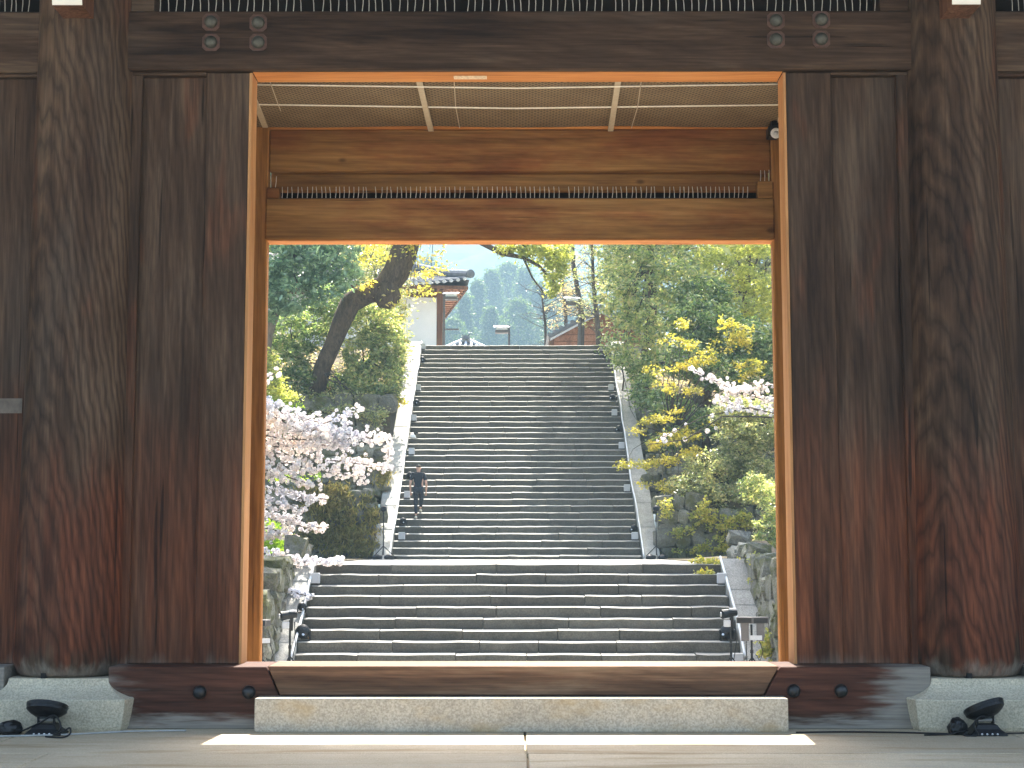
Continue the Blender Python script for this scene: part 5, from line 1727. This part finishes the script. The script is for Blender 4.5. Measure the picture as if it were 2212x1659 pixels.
CM = [conifer_mesh(i, 1.0 * 12, 2.6 if i < 3 else 3.4, 4200, i != 4) for i in range(5)]
TR = MB().tube([(0, 0, -4), (0, 0, 10)], [.22, .06], 6).mesh('trunk')
TR.materials.append(M['bark'])
CON = [(1004, 640, 120, 0, .9, 'pointed conifer with light green edge directly above the small pavilion roof'), (1032, 610, 135, 1, 1.1, 'hazy conifer rising left of the central lantern'),
       (1062, 588, 150, 3, 1.3, 'broad hazy tree above the central lantern'), (1098, 572, 158, 4, 1.5, 'tallest rounded hazy tree at the centre of the skyline'),
       (1135, 584, 150, 3, 1.4, 'rounded hazy tree right of the tallest one'), (1162, 616, 140, 2, 1.2, 'hazy conifer at the right end of the skyline group'),
       (978, 690, 112, 4, .8, 'low hazy tree behind the hall eave'), (1120, 650, 118, 4, 1.0, 'nearer hazy bushy tree right of the central lantern'), (1060, 668, 116, 3, .9, 'nearer hazy bushy tree left of the central lantern'),
       (950, 578, 150, 4, 1.2, 'pale rounded tree behind the hall roof ridge'), (925, 560, 160, 3, 1.3, 'hazy tree left of the hall roof ridge'), (1215, 610, 150, 4, 1.4, 'hazy tree behind the thin bare trees'),
       (1195, 660, 120, 1, .9, 'hazy conifer left of the boarded house')]
for px, py, Y, k, s, lab in CON:
    Y *= 3.2
    s *= 2.5
    p = at(px, py, Y)
    H = 12 * s
    t = thing('hazy_tree', lab, 'tree', (p.x, Y, p.z - H), random.uniform(0, 6), 'trees in haze beyond the terrace')
    o = link('crown', CM[k], None, t)
    o.scale = (s, s, s)
    o = link('trunk', TR, None, t)
    o.scale = (s, s, s)

# far wooded mountain behind everything
def mountain(name, Y0, Y1, hf, m, nx=120, ny=50, xw=420):
    vs = []
    for j in range(ny):
        for i in range(nx):
            x = -xw + 2 * xw * i / (nx - 1)
            y = Y0 + (Y1 - Y0) * j / (ny - 1)
            vs.append((x, y, hf(x, j / (ny - 1)) + 5 * mnoise.noise((x * .03, y * .03, 1)) + 3.5 * mnoise.noise((x * .1, y * .1, 5))))
    fs = [(j * nx + i, j * nx + i + 1, (j + 1) * nx + i + 1, (j + 1) * nx + i) for j in range(ny - 1) for i in range(nx - 1)]
    tag(MB().add(vs, fs).build(name, m), kind='structure')


b = NB('forest_slope')
f = b.noise(b.P((1, 1, 1)), .05, 8, .7)
M['forest'] = b.done(b.bsdf(b.ramp(f, [(.35, (.03, .05, .025)), (.65, (.085, .115, .05))]), 1.0, b.bump(f, 1.0, 3.0), 0, 0.1))
mountain('mountain', 900, 1450, lambda x, t: 20 + 275 * math.sin(min(1, t * 1.02) * math.pi * .5) ** 1.1 * (1 - .2 * ((x + 150) / 1200) ** 2) + 14 * math.sin(x * .008), M['forest'], xw=1200)
mountain('near_hill', 240, 520, lambda x, t: 15 + 55 * t + .04 * abs(x), M['forest'], 60, 16, 420)

# ================================================================== PERSON
def skin_obj(name, verts, edges, mat_, parent, lv=2, root=0):
    me = bpy.data.meshes.new(name)
    me.from_pydata([v[:3] for v in verts], edges, [])
    o = link(name, me, mat_, parent)
    sm = o.modifiers.new('skin', 'SKIN')
    for i, v in enumerate(verts):
        r = v[3]
        me.skin_vertices[0].data[i].radius = (r, v[4] if len(v) > 4 else r)
        me.skin_vertices[0].data[i].use_root = (i == root)
    ss = o.modifiers.new('sub', 'SUBSURF')
    ss.levels = lv
    ss.render_levels = lv
    me.shade_smooth()
    return o


fy, fz = stair_u(6)
pp = Vector((X(903, fy + .2, 1050), fy + .16, fz))
per = thing('person', 'person in black t-shirt and dark trousers climbing the left side of the long flight', 'person', pp)
SK = plain('skin', (0.50, 0.30, 0.22), 0.6, var=.05)
SHM = plain('black_cotton', (0.018, 0.021, 0.026), 0.9, var=.2)
TRM = plain('dark_denim', (0.020, 0.024, 0.032), 0.9, var=.2)
SHO = plain('pale_trainers', (0.50, 0.48, 0.40), 0.7)
HAI = plain('dark_hair', (0.018, 0.012, 0.009), 0.6)
UHs = UH
# local: x right, y up the stairs, z from the lower tread
hipL, hipR = (-.085, .17, .88), (.085, .17, .88)
kneeL, kneeR = (-.075, .20, .47), (.085, .36, .56)
ankL, ankR = (-.055, .055, .10), (.055, .37, UHs + .10)
bv = [(0, .17, .93, .13, .10), (0, .19, 1.12, .125, .09), (0, .21, 1.30, .155, .095), (0, .225, 1.395, .06, .055), (0, .235, 1.45, .052, .055), (0, .245, 1.52, .075, .09), (0, .25, 1.585, .078, .095), (0, .25, 1.635, .05, .06)]
be = [(i, i + 1) for i in range(7)]
for s in (-1, 1):
    n0 = len(bv)
    ya_ = .0 if s < 0 else .0
    bv += [(s * .165, .21, 1.35, .055), (s * .215, .18, 1.20, .045), (s * .245, .15, 1.07, .038), (s * .245, .19, .95, .032), (s * .235, .225, .84, .024), (s * .232, .24, .79, .030, .018)]
    be += [(2, n0)] + [(n0 + i, n0 + i + 1) for i in range(5)]
    h_ = n0 + 5
    for k, (dx, dl) in enumerate(((-.024, .062), (-.008, .075), (.008, .072), (.022, .055))):
        f0 = len(bv)
        bv += [(s * .232 + dx * .6, .245 + abs(dx) * .3, .755, .0095), (s * .230 + dx, .262, .79 - dl - .012, .008)]
        be += [(h_, f0), (f0, f0 + 1)]
    f0 = len(bv)
    bv += [(s * .225 - s * .012, .268, .785, .010), (s * .222 - s * .014, .285, .752, .009)]
    be += [(h_, f0), (f0, f0 + 1)]
for hip, knee, ank in ((hipL, kneeL, ankL), (hipR, kneeR, ankR)):
    n0 = len(bv)
    bv += [(*hip, .085), (*knee, .055), (ank[0], ank[1] + .0, ank[2], .036)]
    be += [(0, n0), (n0, n0 + 1), (n0 + 1, n0 + 2)]
skin_obj('body', bv, be, SK, per, 2)
# ears and nose on the head
for s in (-1, 1):
    MB().lathe([(0.004, -.012), (0.022, -.006), (0.022, .006), (0.004, .012)], pp + Vector((s * .079, .25, 1.545)), 10, Matrix.Rotation(R(90), 4, 'Y')).build('ear', SK, per, smooth=True)
MB().lathe([(0.014, 0), (0.012, .015), (0.003, .03)], pp + Vector((0, .335, 1.53)), 8, Matrix.Rotation(R(-90), 4, 'X')).build('nose', SK, per, smooth=True)
hv = [(0, .215, 1.535, .066, .062), (0, .235, 1.595, .083, .088), (0, .245, 1.64, .066, .078)]
skin_obj('hair', hv, [(0, 1), (1, 2)], HAI, per, 2)
sv = [(0, .17, .87, .168, .125), (0, .18, 1.0, .155, .112), (0, .20, 1.16, .160, .108), (0, .215, 1.32, .175, .108), (0, .225, 1.40, .075, .07),
      (-.155, .21, 1.365, .075), (-.205, .185, 1.24, .070), (-.225, .172, 1.15, .066), (.155, .21, 1.365, .075), (.205, .185, 1.24, .070), (.225, .172, 1.15, .066)]
skin_obj('shirt', sv, [(0, 1), (1, 2), (2, 3), (3, 4), (3, 5), (5, 6), (6, 7), (3, 8), (8, 9), (9, 10)], SHM, per, 2)
tv = [(0, .17, .90, .145, .112), (*hipL, .098), (-.08, .185, .66, .082), (*kneeL, .066), (-.065, .125, .28, .056), (-.055, .06, .135, .050),
      (*hipR, .098), (.085, .27, .72, .084), (*kneeR, .068), (.07, .365, .43, .056), (.055, .37, UHs + .13, .048)]
skin_obj('trousers', tv, [(0, 1), (1, 2), (2, 3), (3, 4), (4, 5), (0, 6), (6, 7), (7, 8), (8, 9), (9, 10)], TRM, per, 2)
skin_obj('shoe', [(-.055, .03, .075, .042, .045), (-.06, .09, .042, .042, .036), (-.065, .185, .036, .044, .030)], [(0, 1), (1, 2)], SHO, per, 2)
skin_obj('shoe', [(.055, .345, UHs + .075, .042, .045), (.06, .41, UHs + .042, .042, .036), (.07, .50, UHs + .036, .044, .030)], [(0, 1), (1, 2)], SHO, per, 2)

# ================================================================== HAZE
b = NB('haze_air')
pv = b.n('ShaderNodeVolumePrincipled')
pv.inputs['Color'].default_value = (0.205, 0.305, 0.385, 1)
pv.inputs['Density'].default_value = HAZE
pv.inputs['Anisotropy'].default_value = 0.1
b.L(pv.outputs[0], b.out.inputs['Volume'])
hz = MB().box(-1520, 1520, -1520, 1520, -2.0, 345).build('haze', b.m)
tag(hz, kind='stuff')
